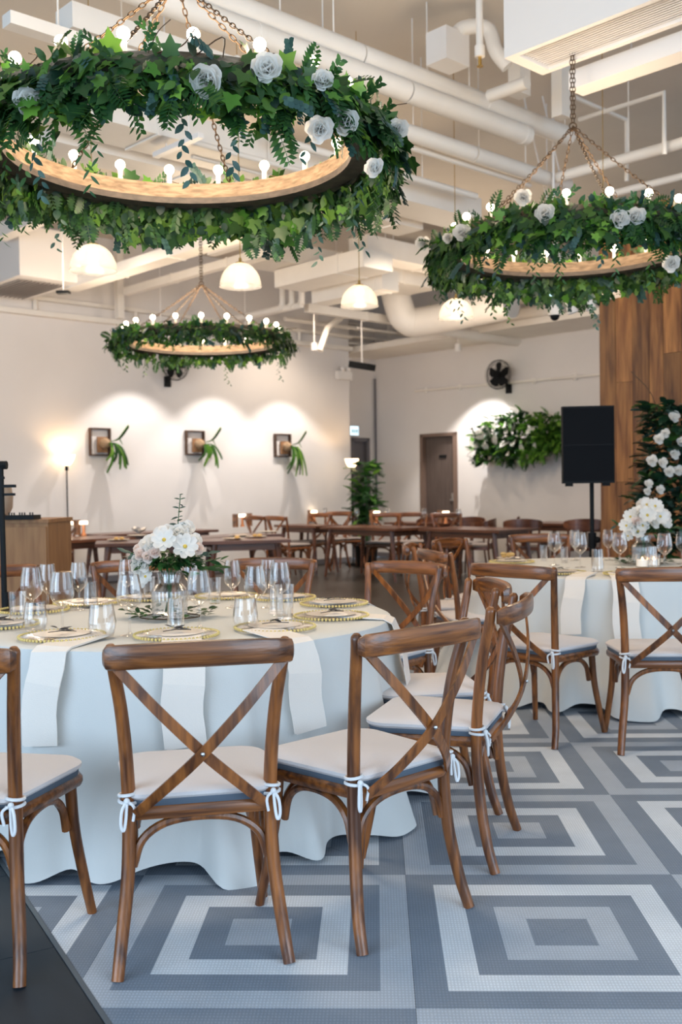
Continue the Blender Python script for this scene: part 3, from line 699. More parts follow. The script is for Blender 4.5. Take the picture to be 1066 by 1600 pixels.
# ---- vases, bouquets
def rose(mb, c, r, up=(0, -1, .2), n=18, rs=random):
    up = Vector(up).normalized()
    for k in range(n):
        t = k / n; a = k * 2.4; tilt = .10 + 1.25 * t
        x = up.cross(Vector((.3, .1, 1))).normalized(); y = up.cross(x)
        rad = x * math.cos(a) + y * math.sin(a); d = (up * math.cos(tilt) + rad * math.sin(tilt)).normalized()
        pos = Vector(c) - up * r * .45 + rad * r * (.05 + .12 * t)
        v, f = TPLN['petal']; mb.add(v, f, orient(pos, d, r * (.95 + .12 * t), 0, tuple(-rad * math.cos(tilt) + up * math.sin(tilt))))
def daisy(mb, mc, c, r, up=(0, -1, .3), n=8):
    up = Vector(up).normalized(); x = up.cross(Vector((.3, .1, 1))).normalized(); y = up.cross(x); a0 = U(0, 6)
    for k in range(n):
        a = a0 + 2 * PI * k / n; rad = x * math.cos(a) + y * math.sin(a); v, f = TPLN['petaln']; mb.add(v, f, orient(Vector(c) + rad * r * .05 + up * (.001 * (k % 2)), (rad + up * U(.15, .4)).normalized(), r, 0, tuple(up)))
    mc.sphere(tuple(Vector(c) + up * r * .12), r * .17, 8, 5)
def vase(loc, label):
    t = thing('flower_vase', label, 'vase', loc)
    MB().lathe([(.0, .006), (.070, .004), (.075, .02), (.078, .120), (.075, .130), (.055, .150), (.050, .158), (.052, .205), (.049, .205), (.047, .160), (.053, .148), (.072, .125), (.072, .022), (.0, .010)], 72, rib=.014).build('vase_body', M['vglass'], t)
    b = MB()
    for k in range(14):
        a = U(0, 6.28); b.tube([(.02 * math.cos(a), .02 * math.sin(a), .02), (.012 * math.cos(a + 2), .012 * math.sin(a + 2), .12), (.03 * math.cos(a), .03 * math.sin(a), .21)], .0022, 5)
    return t, b
def bouquet(loc, label, flowers, spire=True, seed=1):
    random.seed(seed); loc = np.array(loc)
    t = thing('bouquet', label, 'flowers', tuple(loc + np.array([0, 0, .2])))
    st = MB()
    for k in range(16):
        a = U(0, 6.28); r = U(.01, .03); st.tube([(r * math.cos(a), r * math.sin(a), -.17), (r * .3 * math.cos(a + 2), r * .3 * math.sin(a + 2), -.06), (.04 * math.cos(a), .04 * math.sin(a), .02), (.10 * math.cos(a), .07 * math.sin(a), .07)], .0022, 5)
    st.build('stem', M['stem'], t, kind='stuff')
    b = MB()
    for k in range(360):
        a = U(0, 6.28); e = U(-.25, .9); r = U(.02, .105); p = (r * 1.15 * math.cos(a) * math.cos(e * .6), r * .9 * math.sin(a), .045 + r * .55 * math.sin(e))
        addleaf(b, random.choice(['oval', 'narrow', 'oval', 'spray']), orient(p, (math.cos(a), math.sin(a), U(-.5, .6)), U(.03, .06), U(-.5, .5)))
    b.build('foliage', M['leafmid'], t, kind='stuff')
    for (x, y, z, dx, dz, n) in ((.10, -.02, .04, 1, .12, 9), (.10, .02, .03, 1, -.15, 8), (.08, .04, .06, 1, .2, 7), (-.10, .0, .07, -1, .25, 6), (-.10, .02, .06, -1, .1, 6), (-.06, -.04, .01, -1, -.3, 4), (.05, -.05, .01, .6, -.3, 5)):
        m_ = M['leafeuc'] if rnd() > .4 else M['leafmid']
        for k in range(n):
            q = (x + dx * k * .016, y + U(-.012, .012), z + dz * k * .014); addm = T_oval(1, .42)
            o = MB().add(*addm).build('leaf', m_, t); o.matrix_local = orient(q, (dx * .8, U(-.6, .6), dz + U(-.5, .5)), U(.038, .058), U(-.5, .5), (0, -.6, 1))
    for kind, x, y, z, r in flowers:
        c = (x, y, z); up = (x * 4, -1 + y * 3, .35 + z)
        if kind == 'd':
            a = MB(); mc = MB(); daisy(a, mc, c, r, up); fo = a.build('flower', M['petal'], t); mc.build('flower_centre', M['stamen'], fo)
        else:
            a = MB(); rose(a, c, r, up, 16); a.build('flower', M['petal'] if kind == 'r' else M['blush'], t)
    if spire:
        P = bez([(.02, 0, .06), (.035, 0, .15), (.045, 0, .24), (.055, 0, .335)], 5); sp = MB().tube(P, .0022, 5).build('stem', M['stem'], t)
        k = 0
        for i in range(5, len(P)):
            for sg in (-1, 1):
                s = .052 * (1 - .045 * (i - 5)) * (1 if rnd() > .1 else .6)
                o = MB().add(*T_oval(1, .55)).build('leaf', M['leafeuc'], t); aa = (i % 2) * 1.3
                o.matrix_local = orient(P[i], (sg * math.cos(aa) * .9, sg * math.sin(aa) - .2, .35 * (1 if rnd() > .3 else -.5)), max(.018, s * .85), 0, (0, -.5, 1))
    return t
v1 = at(262, 969, ZT); v1[1] += .05
vase(tuple(v1), 'ribbed clear glass vase in the middle of the near table')
FL = [('d', .0, -.09, .145, .052), ('d', .085, -.075, .115, .055), ('r', -.045, -.07, .14, .040), ('r', -.085, -.05, .12, .038), ('r', .05, -.03, .17, .045), ('r', .075, 0, .185, .042), ('r', -.02, -.01, .165, .045), ('b', -.105, -.06, .085, .034), ('b', -.07, -.09, .075, .028), ('r', -.125, -.04, .06, .032), ('r', -.135, -.03, .03, .030), ('r', -.09, -.08, .04, .032), ('d', -.11, -.06, -.035, .040), ('d', -.085, -.075, -.01, .036), ('b', .135, -.04, .105, .026), ('r', .03, .05, .15, .04), ('r', -.09, .04, .13, .04), ('b', -.13, .0, .10, .03), ('r', .115, -.02, .135, .036), ('r', -.115, -.07, .005, .028), ('r', -.06, -.075, .105, .034), ('b', -.04, -.095, .095, .026)]
bouquet(v1, 'white and blush bouquet with a tall eucalyptus sprig in the vase on the near table', FL, True, 4)
v2 = at(1006, 882, ZT)
vase(tuple(v2), 'ribbed clear glass vase in the middle of the right table')
FL2 = [('d', .0, -.10, .14, .06), ('d', .09, -.08, .13, .06), ('d', .06, -.07, .20, .055), ('r', -.05, -.07, .16, .05), ('d', -.10, -.05, .13, .05), ('r', .0, 0, .20, .05), ('d', .13, -.04, .09, .055), ('d', -.13, -.06, .07, .05), ('d', -.06, -.09, .03, .05), ('d', -.12, -.06, .0, .04), ('r', .1, 0, .18, .045), ('d', .01, -.05, .21, .05), ('b', -.07, -.09, .10, .035), ('r', .15, -.02, .14, .04), ('r', .05, -.10, .09, .04), ('d', -.03, -.10, .07, .045)]
bouquet(v2, 'white daisy bouquet in the vase on the right table', FL2, False, 9)
def leafring(C, pts, label, seed, span=.17):
    random.seed(seed); t = thing('leaf_garland', label, 'garland', (C[0], C[1], ZT))
    st = MB(); st.tube([(.13 * math.cos(a), .10 * math.sin(a), .010) for a in [2 * PI * k / 24 for k in range(24)]], .003, 5, closed=True); st.build('twig', M['twig'], t)
    me = MB().add(*T_oval(1, .5)).mesh('leaf', M['leafmid']); me2 = MB().add(*TPL['narrow']).mesh('leaf', M['leafdark'])
    for k in range(110):
        a = U(0, 6.28); r = U(.75, 1.25); inst('leaf', me if k % 3 else me2, t, orient((.15 * r * math.cos(a), .12 * r * math.sin(a), .012 + U(0, .03)), (math.cos(a + U(-1, 1)), math.sin(a + U(-1, 1)), U(-.02, .45)), U(.03, .05), U(-.4, .4)))
leafring(v1, None, 'ring of green leaves lying around the vase foot on the near table', 21)
leafring(v2, None, 'ring of green leaves lying around the vase foot on the right table', 22)
# candle jars on the right table
for x, y, h_, l in ((1004, 886, .09, 'round glass candle jar, left of the pair before the right vase'), (1022, 884, .08, 'round glass candle jar, right of the pair before the right vase')):
    p = at(x, y, ZT); t = thing('candle_jar', l, 'candle', (p[0], p[1], ZT), 0, 'candle jars on the right table')
    MB().lathe([(.0, .003), (.042, .003), (.044, h_), (.046, h_), (.045, 0), (.0, 0)], 28, rib=.01).build('jar', M['glass'], t); c = MB().lathe([(.0, .006), (.036, .006), (.036, h_ * .55), (.0, h_ * .55)], 20).build('candle', M['wax'], t); MB().sphere((0, 0, h_ * .62), .006, 8, 5, 1.8).build('flame', M['flame'], c)
# small bread plate heap at the left of the right table
p = at(795, 874, ZT); t = thing('bread_dish', 'small dish of folded bread at the far left of the right table', 'dish', (p[0], p[1], ZT))
MB().lathe([(.0, .004), (.07, .004), (.09, .012), (.092, .014), (.07, .008), (.0, .008)], 28).build('dish', M['china'], t)
for k in range(5): b = MB(); b.sphere((U(-.04, .04), U(-.03, .03), .026 + .008 * k % .02), U(.022, .03), 9, 6, .6); b.build('bread_piece', M['food'], t)
# ================================================================== CHANDELIERS
def link_mesh():
    a, b_ = .0085, .0185
    return MB().tube([(a * math.cos(q), 0, b_ * math.sin(q)) for q in [2 * PI * k / 12 for k in range(12)]], .0028, 5, closed=True)
LK = link_mesh(); LKM = LK.mesh('link', M['chain'])
bulbM = MB().sphere((0, 0, .076), .0235, 14, 9).lathe([(.010, .045), (.013, .058)], 10).mesh('bulb', M['bulb']); sockM = MB().lathe([(.0, 0), (.017, 0), (.012, .006), (.012, .05), (.0, .05)], 12).mesh('socket', M['socket'])
def chainpts(a, b_, parent, big, nm='chain'):
    a, b_ = Vector(a), Vector(b_); L_ = (b_ - a).length; n = max(2, int(L_ / .0285)); d = (b_ - a).normalized(); cmx = None
    x = d.cross(Vector((0, 1, .2))).normalized(); y = d.cross(x); R1 = Matrix((x, y, d)).transposed().to_4x4(); R2 = Matrix((y, -x, d)).transposed().to_4x4()
    mb = MB(); ch = None
    for k in range(n):
        p = a + d * (L_ * (k + .5) / n); sag = Vector((0, 0, -.02 * math.sin(PI * (k + .5) / n)))
        mx = T3(p + sag) @ (R1 if k % 2 else R2)
        if big:
            if ch is None: ch = inst(nm, LKM, parent, mx); cmx = mx.inverted()
            else: inst('link', LKM, ch, cmx @ mx)
        else: mb.add(LK.v, LK.f, mx)
    if not big: mb.build(nm, M['chain'], parent)
def chandelier(c, Rr, label, phase, hubz, ztop, big=True, nb=20, cph=20, power=10):
    t = thing('ring_chandelier', label, 'chandelier', c, 0, 'ring chandeliers with candle bulbs'); H = .095
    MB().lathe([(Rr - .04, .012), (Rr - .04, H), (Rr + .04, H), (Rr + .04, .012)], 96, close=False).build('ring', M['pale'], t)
    MB().lathe([(Rr - .043, 0), (Rr - .043, .028), (Rr - .035, .03), (Rr + .035, .03), (Rr + .043, .028), (Rr + .043, 0)], 96, close=True).build('ring_underside', M['ringshade'], t)
    for k in range(nb):
        a = R(90 + phase + k * 360 / nb); s = inst('socket', sockM, t); s.location = (Rr * math.cos(a), Rr * math.sin(a), H); inst('bulb', bulbM, s)
    for k in range(6):
        a = R(cph + 60 * k); chainpts((Rr * math.cos(a), Rr * math.sin(a), H), (0, 0, hubz), t, big)
    MB().tube([(.022 * math.cos(q), 0, hubz + .022 * math.sin(q)) for q in [2 * PI * k / 14 for k in range(14)]], .005, 6, closed=True).build('hook', M['chain'], t)
    for dx in (-.008, .008): chainpts((dx, 0, hubz + .02), (dx, 0, ztop), t, False)
    l = light('chandelier_light', 'POINT', (c[0], c[1], c[2] + .30), power, (1., .78, .54), .35)
    return t
def garland(c, Rr, label, seed, nparts, nstuff, roses, sc=1., hk=1.):
    random.seed(seed); c = Vector(c); t = thing('leaf_garland', label, 'garland', c, 0, 'leaf garlands on the ring chandeliers')
    cb = MB()
    P = [((Rr + .065 + .012 * math.sin(k * 1.7)) * math.cos(2 * PI * k / 90), (Rr + .065 + .012 * math.sin(k * 1.7)) * math.sin(2 * PI * k / 90), .03 + .014 * math.sin(k * 2.3)) for k in range(90)]
    cb.tube(P, [.036 + .010 * math.sin(k * 3.1) for k in range(90)], 8, closed=True, flat=.6); cb.build('moss_core', M['core'], t)
    kinds = [('ivy', 'leaf', .06, .095, .28), ('oval', 'leaf', .05, .075, .24), ('wide', 'leafdark', .045, .065, .12), ('fern', 'leafmid', .11, .16, .05), ('spray', 'leafmid', .09, .14, .12), ('euc', 'leafeuc', .08, .12, .06), ('ivy', 'leafbright', .05, .08, .15)]
    me = [MB().add(*TPL[k[0]]).mesh('leaf', M[k[1]]) for k in kinds]
    cum = []; s = 0
    for k in kinds: s += k[4]; cum.append(s)
    def sample(outer=False):
        a = U(0, 2 * PI); lump = .5 + .5 * math.sin(a * 5 + seed) * math.sin(a * 3 + 1)
        q = U(-.55, 1.0) * PI * .62                                 # angle in the section: -: underneath, +: top
        hang = rnd() ** 1.3
        dr = .055 + U(.02, .095) * math.cos(q * .9); z = .015 + .060 * math.sin(q) - hang * hk * (.05 + .10 * lump)
        if hang > .5: dr += U(-.05, .05)
        if rnd() < .05: dr = U(-.02, .04); z = U(.09, .11)
        rad = Vector((math.cos(a), math.sin(a), 0)); tan = Vector((-math.sin(a), math.cos(a), 0))
        if z < .0 and dr < .055: dr = .06
        p = rad * (Rr + dr) + Vector((0, 0, z)); up = z > .05
        d = rad * U(.1, .9) + tan * U(-.8, .8) + Vector((0, 0, U(.2, 1.) if up and rnd() < .6 else U(-1.3, -.2)))
        return p, d, rad
    def pick():
        r = rnd() * s
        for i, cc in enumerate(cum):
            if r <= cc: return i
        return 0
    for k in range(nparts):
        p, d, rad = sample(); i = pick(); K = kinds[i]
        inst('leaf', me[i], t, orient(p + rad * .03, d, U(K[2], K[3]) * sc, U(-.5, .5), rad + Vector((0, 0, .6))))
    mbs = {}
    for k in range(nstuff):
        p, d, rad = sample(); i = pick(); K = kinds[i]
        mb = mbs.setdefault(K[1], MB()); addleaf(mb, K[0], orient(p, d, U(K[2], K[3]) * .9 * sc, U(-.6, .6), rad + Vector((0, 0, U(.2, 1)))))
    # trailing strands
    for k in range(int(26 * hk * hk)):
        a = U(0, 2 * PI); rad = Vector((math.cos(a), math.sin(a), 0)); p = rad * (Rr + U(.02, .12)) + Vector((0, 0, -.12)); L_ = U(.12, .26); key = random.choice(['leafmid', 'leafeuc', 'leaf']); mb = mbs.setdefault(key, MB())
        n = int(L_ / .022); w0 = U(-.06, .06)
        for j in range(n):
            q = p + Vector((w0 * j / n + .01 * math.sin(j), .01 * math.cos(j * 2), -L_ * j / n)); addleaf(mb, 'narrow' if key == 'leafmid' else 'oval', orient(q, ((-1) ** j * .7, U(-.5, .5), -.8), U(.03, .045), 0, rad))
    for k_, mb in mbs.items(): mb.build('foliage', M[k_], t, kind='stuff')
    tw = MB()
    for k in range(16):
        a = U(0, 2 * PI); p = Vector((math.cos(a) * (Rr + .08), math.sin(a) * (Rr + .08), .07)); tw.tube(bez([p, p + Vector((U(-.08, .08), U(-.08, .08), .05)), p + Vector((U(-.16, .16), U(-.1, .1), U(-.02, .10)))], 4), .0022, 4)
    tw.build('twig', M['twig'], t, kind='stuff')
    for (px, py, r, side) in roses:
        # on the outer face of the garland: near (side=-1) or far
        d = ray(px, py); o = CAM_O - np.array(c); A_ = d[0] ** 2 + d[1] ** 2; B_ = 2 * (o[0] * d[0] + o[1] * d[1]); C_ = o[0] ** 2 + o[1] ** 2 - (Rr + .17) ** 2; disc = B_ * B_ - 4 * A_ * C_
        if disc < 0: tt = -B_ / (2 * A_)
        else: tt = (-B_ - math.sqrt(disc)) / (2 * A_)
        p = CAM_O + d * tt - np.array(c); mb = MB(); rose(mb, p, r, tuple(-d + np.array([U(-.4, .4), 0, U(-.2, .3)])), 22); mb.build('rose', M['petal'], t)
K1 = (-.87, .74, 2.70); K2 = (1.18, 3.02, 2.775); K3 = (-1.76, 6.55, 2.74)
chandelier(K1, .75, 'large wooden ring chandelier with bare bulbs at the upper left, nearest of three', -3.5, .72, HC - K1[2], True, 20, 22, 60)
garland(K1, .75, 'thick garland of ivy, fern and white roses round the nearest chandelier at the upper left', 5, 300, 3000, [(323, 126, .052, 1), (418, 105, .048, 1), (500, 202, .045, 1), (540, 190, .045, 1), (622, 202, .04, 1), (44, 158, .045, 1), (505, 125, .035, 1), (585, 262, .035, 1)])
chandelier(K2, .75, 'wooden ring chandelier with bare bulbs at the right, above the right round table', 4, .79, HC - K2[2], True, 20, 35, 34)
garland(K2, .75, 'green garland with white roses round the chandelier at the right', 17, 300, 2800, [(852, 333, .05, 1), (722, 363, .048, 1), (661, 380, .045, 1), (818, 308, .045, 1), (970, 342, .05, 1), (994, 338, .05, 1), (1050, 412, .045, 1), (700, 372, .03, 1)])
chandelier(K3, .75, 'wooden ring chandelier farthest back at the middle left, smallest in view', 9, .60, HC - K3[2], False, 20, 10, 70)
garland(K3, .75, 'dark green leafy garland without roses round the farthest chandelier', 29, 160, 1700, [], .85, .45)
# ---- pendant lamps with ribbed glass domes
def pendant(px, py, d, label):
    p = atd(px, py, d); t = thing('pendant_lamp', label, 'lamp', tuple(p), 0, 'pendant lamps with prismatic glass domes')
    prof = [(.150 * math.sin(a), .165 * math.cos(a)) for a in [R(14 + 6.3 * k) for k in range(13)]]
    MB().lathe(prof + [(.155, -.010), (.152, -.012)] + [(r * .975, z) for r, z in reversed(prof)], 72, rib=.008).build('glass_shade', M['dome'], t)
    MB().lathe([(.0, .20), (.010, .20), (.012, .175), (.030, .170), (.042, .160), (.040, .150), (.0, .150)], 20).build('brass_cap', M['brass'], t)
    MB().tube([(0, 0, .19), (0, 0, HC - p[2])], .0035, 6).build('cord', M['brass'], t)
    MB().sphere((0, 0, .105), .030, 14, 9).build('bulb', M['pbulb'], t)
    light('pendant_light', 'POINT', (p[0], p[1], p[2] + .03), 2.2, (1., .80, .58), .04)
for a in ((146, 421, 6.7, 'glass dome pendant lamp farthest left, below the nearest garland'), (376, 446, 7.5, 'glass dome pendant lamp second from the left, beside the far chandelier chains'), (562, 477, 8.3, 'glass dome pendant lamp hanging alone in the middle of the room'),
          (713, 496, 8.9, 'glass dome pendant lamp under the left side of the right garland'), (944, 461, 8.2, 'glass dome pendant lamp in front of the wooden plank wall top')): pendant(*a)
# ================================================================== CEILING SERVICES
def run(x0, y0, x1, z, dr):
    a = at(x0, y0, z); best = None; lo, hi = -12., 14.
    f = lambda s: px_of(a + dr * s)
    S = np.linspace(0, 14, 900) if x1 > x0 else np.linspace(0, -14, 900)
    for s in S:
        p = a + dr * s
        if (p - CAM_O) @ CF < .6: break
        best = s
        if (x1 > x0 and f(s) >= x1) or (x1 < x0 and f(s) <= x1): break
    return a, a + dr * best
def pipe(name, label, x0, y0, x1, z, dr, r, n=16, cat='pipe', m_='pipe', collars=True):
    a, b_ = run(x0, y0, x1, z, dr); t = thing(name, label, cat, tuple(a), 0, 'painted pipes under the ceiling'); d = b_ - a
    MB().tube([(0, 0, 0), tuple(d * .5), tuple(d)], r, n).build('pipe_run', M[m_], t)
    L_ = np.linalg.norm(d); k = 1
    if collars and r > .02:
        u = d / L_
        while k * 1.4 < L_:
            q = u * (k * 1.4); MB().tube([tuple(q - u * .02), tuple(q + u * .02)], r * 1.05, n).build('pipe_collar', M[m_], t); k += 1
    k = 0
    while (k + .4) * 1.8 < L_:
        q = d / L_ * (k + .4) * 1.8; MB().tube([tuple(q + np.array([0, 0, r])), (q[0], q[1], HC - a[2])], .006, 5).build('hanger_rod', M[m_], t); k += 1
    return t
def duct(name, label, x0, y0, x1, z, dr, w_, h_, cat='duct', m_='pipe', dz=0, rods=True, grp='ceiling ducts and beams'):
    a, b_ = run(x0, y0, x1, z, dr); t = thing(name, label, cat, tuple(a), 0, grp); d = b_ - a; s = (-dr[1], dr[0], 0)
    MB().strip([(0, 0, dz), tuple(d + np.array([0, 0, dz]))], w_, h_, s).build('duct_body', M[m_], t, False)
    L_ = np.linalg.norm(d); k = 1; u = d / L_
    while k * 1.2 < L_:
        q = u * k * 1.2 + np.array([0, 0, dz]); MB().strip([tuple(q - u * .015), tuple(q + u * .015)], w_ + .02, h_ + .02, s).build('flange', M[m_], t, False); k += 1
    if rods:
        for k in (.25, .75):
            q = d * k; MB().tube([(q[0], q[1], dz + h_ / 2), (q[0], q[1], HC - a[2])], .006, 5).build('hanger_rod', M[m_], t)
    return t
UU, W2_ = DU, DW
pipe('ceiling_pipe', 'thick white pipe running diagonally above the nearest garland to the right chandelier chain', 560, 86, 60, 4.4, UU, .082)
pipe('ceiling_pipe', 'thick white pipe, right part ending behind the right chandelier chain', 562, 87, 888, 4.4, UU, .082)
pipe('ceiling_pipe', 'thick white pipe with a cut-off rounded end just below the thickest diagonal one', 636, 143, 822, 4.25, UU, .080)
pipe('ceiling_pipe', 'thick white pipe, long left part seen above the nearest garland', 634, 142, 20, 4.25, UU, .080)
pipe('ceiling_pipe', 'medium white pipe crossing behind the left chains of the right chandelier', 740, 241, 886, 4.1, UU, .066)
pipe('ceiling_pipe', 'medium white pipe behind the right rim of the nearest garland', 738, 240, 380, 4.1, UU, .066)
pipe('ceiling_pipe', 'slim white pipe directly under the medium one beside the right garland', 828, 289, 420, 4.05, UU, .026)
pipe('ceiling_pipe', 'slim white pipe seen between the two big garlands', 744, 307, 430, 3.95, UU, .030)
duct('flat_duct', 'long flat white duct crossing inside the nearest chandelier ring', 726, 334, 0, 3.95, UU, .42, .20)
pipe('ceiling_pipe', 'slim pipe seen inside the nearest ring, upper of two', 300, 222, 600, 3.85, UU, .022)
pipe('ceiling_pipe', 'slim pipe seen inside the nearest ring, lower of two', 300, 244, 600, 3.85, UU, .018)
duct('flat_duct', 'pale flat duct behind the far rim of the nearest ring', 60, 215, 640, 3.9, UU, .34, .12)
duct('flat_duct', 'white square duct at the top left corner of the picture', 100, 30, 420, 4.1, UU, .20, .15)
duct('flat_duct', 'narrow white trunking at the left edge near the top', 10, 30, 300, 3.9, UU, .10, .07)
duct('light_batten', 'slim white batten light seen inside the nearest ring', 243, 243, 314, 3.8, W2_, .05, .035, cat='lamp', m_='metalw', grp=None or 'batten light')
duct('linear_duct', 'white rounded long duct at the top right beside the louvred air unit', 900, 131, 1300, 3.95, W2_, .16, .12, m_='metalw')
pipe('ceiling_pipe', 'white pipe rising to the right above the right garland, upper one', 872, 277, 1200, 4.1, W2_, .048)
pipe('ceiling_pipe', 'white pipe rising to the right above the right garland, lower one', 960, 302, 1200, 4.0, W2_, .034)
pipe('ceiling_pipe', 'short white branch pipe near the sprinkler pipe', 765, 150, 822, 4.35, W2_, .048)
pipe('ceiling_pipe', 'capped white pipe above the wall fan by the far wall', 659, 512, 860, 3.72, UU, .085)
pipe('ceiling_pipe', 'fat round duct left of the dome camera near the far wall', 742, 505, 880, 3.95, W2_, .125)
pipe('ceiling_pipe', 'slim pipe over the fat duct near the far wall', 690, 492, 900, 4.15, W2_, .05)
pipe('ceiling_pipe', 'pipe along the left wall top left of the far chandelier', 20, 434, 560, 4.3, UU, .040)
pipe('ceiling_pipe', 'slim pipe above the ledge of the left wall', 5, 460, 500, 4.05, UU, .022)
duct('ceiling_beam', 'white beam rising right behind the farthest chandelier chains', 197, 456, 420, 4.1, W2_, .10, .10, cat='beam', rods=False)
duct('ceiling_beam', 'broad white beam under the nearest garland at the left', 110, 447, 400, 3.95, W2_, .22, .12, cat='beam', rods=False)
duct('ceiling_beam', 'white beam over the left air unit, at the picture edge', 0, 365, 170, 4.4, W2_, .16, .16, cat='beam', rods=False)
duct('ceiling_beam', 'white beam crossing above the far chandelier hub', 330, 392, 600, 4.2, W2_, .12, .12, cat='beam', rods=False)
duct('flat_duct', 'white flat duct right of the second pendant lamp, upper one', 452, 440, 590, 4.05, W2_, .50, .22)
duct('flat_duct', 'white flat duct right of the second pendant lamp, lower one', 500, 462, 610, 3.95, W2_, .30, .25)
duct('ceiling_beam', 'white beam left of the big elbow duct', 479, 481, 640, 3.95, UU, .10, .12, cat='beam', rods=False)
for k, (yy, r_, l) in enumerate(((507, .035, 'highest'), (521, .022, 'second highest'), (533, .03, 'third'), (543, .018, 'lowest'))):
    pipe('ceiling_pipe', l + ' of four slim pipes stacked left of the big elbow duct', 445, yy - 9, 660, 4.1 - .09 * k, UU, r_, 10)
duct('cable_tray', 'thin white cable tray edge in front of the far wall soffit', 610, 566, 850, 3.72, W2_, .30, .05, cat='tray')
duct('cable_tray', 'thin white cable tray above the left wall recess', 430, 552, 600, 3.80, UU, .25, .05, cat='tray')
duct('flat_duct', 'long white box duct high between the capped pipe and the right garland', 560, 385, 760, 4.4, UU, .35, .25)
duct('flat_duct', 'wide white box duct behind the middle pendant lamp', 400, 395, 660, 4.3, UU, .6, .25)
duct('flat_duct', 'white box duct in front of the wooden plank wall near the ceiling', 840, 520, 960, 3.85, UU, .4, .18)
# bent pipes in the middle
for k in range(3):
    a, b_ = run(330 + 14 * k, 505 - 2 * k, 441 + 15 * k, 3.9, W2_)
    t = thing('bent_pipe', ['left', 'middle', 'right'][k] + ' of three parallel pipes bending upward behind the second pendant lamp', 'pipe', tuple(a)); d = b_ - a; u = d / np.linalg.norm(d)
    MB().tube(bez([(0, 0, 0), tuple(d - u * .16), tuple(d - u * .03 + np.array([0, 0, .03])), tuple(d + np.array([0, 0, .16])), tuple(d + np.array([0, 0, HC - 3.97]))], 6), .045, 10).build('pipe_run', M['pipe'], t)
# big elbow duct
b0 = at(640, 500, 3.85); t = thing('elbow_duct', 'big rounded elbow duct between the middle pendant lamp and the right garland', 'duct', tuple(b0))
MB().tube(bez([(-.30, -.1, HC - 3.95), (-.26, -.05, .75), (-.18, 0, .30), (-.05, .05, .02), (.25, .0, -.02), (1.4, -1.2 + .2, .05)], 7), .22, 18).build('duct_body', M['pipe'], t)
# fan-coil box and flexible hose
b0 = at(700, 108, 4.45); t = thing('fan_coil_box', 'white fan coil box with a curved hose near the sprinkler pipe', 'air unit', tuple(b0))
MB().box((0, 0, .14), (.26, .20, .24), None, R(45)).build('box_body', M['metalw'], t, False)
e1 = at(794, 104, 4.45) - b0; MB().tube(bez([(.02, 0, .2), (.12, 0, .30), (.30, .02, .30), tuple(e1 * .8 + np.array([0, 0, .12])), tuple(e1)], 6), .055, 12).build('hose', M['pipe'], t)
# sprinkler drop
b0 = at(750, 84, 4.15); t = thing('sprinkler_pipe', 'vertical white sprinkler drop pipe with a brass head at the top', 'pipe', tuple(b0))
MB().tube([(0, 0, 0), (0, 0, HC - 4.15)], .024, 12).tube([(0, 0, -.02), (0, 0, .05)], .034, 12).build('pipe_run', M['pipe'], t); MB().tube([(0, 0, -.02), (0, 0, -.075)], .012, 8).lathe([(.0, -.085), (.022, -.085), (.022, -.08), (.0, -.078)], 12).build('sprinkler_head', M['brass'], t)
# louvred air unit at the upper right
a = at(788, 86, 4.0); ln = 2.6; t = thing('air_unit', 'big white ceiling air unit with a louvred underside at the top right', 'air unit', tuple(a)); wd = .40
mx = Matrix.Rotation(-PI / 4, 4, 'Z')
MB().box((ln / 2, wd / 2, .50), (ln, wd, .96), mx).build('unit_body', M['metalw'], t, False)
fbx = MB()
for c_, s_ in (((ln / 2, .02, .0), (ln, .04, .04)), ((ln / 2, wd - .02, .0), (ln, .04, .04)), ((.04, wd / 2, 0), (.08, wd - .081, .04)), ((ln - .04, wd / 2, 0), (.08, wd - .081, .04))): fbx.box(c_, s_, mx)
fbx.build('frame', M['metalw'], t, False)
lv = MB().box((0, 0, 0), (ln - .17, .019, .005), Matrix.Rotation(.5, 4, 'X')).mesh('louvre_slat', M['metalw'], False)
for k in range(12): inst('louvre_slat', lv, t, mx @ T3((ln / 2, .04 + (wd - .08) * (k + .5) / 12, .004)))
# left cassette unit
a = at(30, 455, 3.9); t = thing('air_unit', 'white ceiling air unit with a dark grille at the left edge', 'air unit', tuple(a)); mx = Matrix.Rotation(-PI / 4, 4, 'Z')
MB().box((.1, .0, .32), (1.5, .8, .6), mx).build('unit_body', M['metalw'], t, False)
gl = MB().box((0, 0, 0), (1.1, .03, .01), Matrix.Rotation(.6, 4, 'X')).mesh('louvre_slat', mat('grey_louvre', (.16, .13, .12), .6), False)
for k in range(10): inst('louvre_slat', gl, t, mx @ T3((.1, -.28 + .06 * k, .0)))
# vertical box columns and conduits near the right chandelier chain
def vbox(name, label, px, py, z, w_, d_, cat='duct'):
    p = at(px, py, z); o = MB().box((0, 0, (HC - z) / 2), (w_, d_, HC - z), None, R(45)).build(name, M['pipe'], None, False); o.location = tuple(p); return tag(o, label, cat)
vbox('drop_duct', 'white vertical box duct just left of the right chandelier chain', 877, 184, 4.3, .12, .10)
vbox('drop_duct', 'white vertical box duct behind the sprinkler pipe', 812, 150, 4.5, .14, .12)
vbox('drop_post', 'white vertical post at the left wall above the ledge', 187, 498, 3.80, .10, .10, 'post')
def conduit(label, pts, r):
    a = pts[0]; t = MB().tube([tuple(p - a) for p in bez_pts(pts)], r, 8).build('conduit', M['pipe']); t.location = tuple(a); return tag(t, label, 'pipe', 'thin conduits')
def bez_pts(pts): return [np.array(p, float) for p in pts]
p0, p1 = run(898, 152, 978, 4.6, UU); conduit('thin conduit bending down right of the right chandelier chain, left one', [p0, p1, p1 + np.array([0, 0, -.55])], .019)
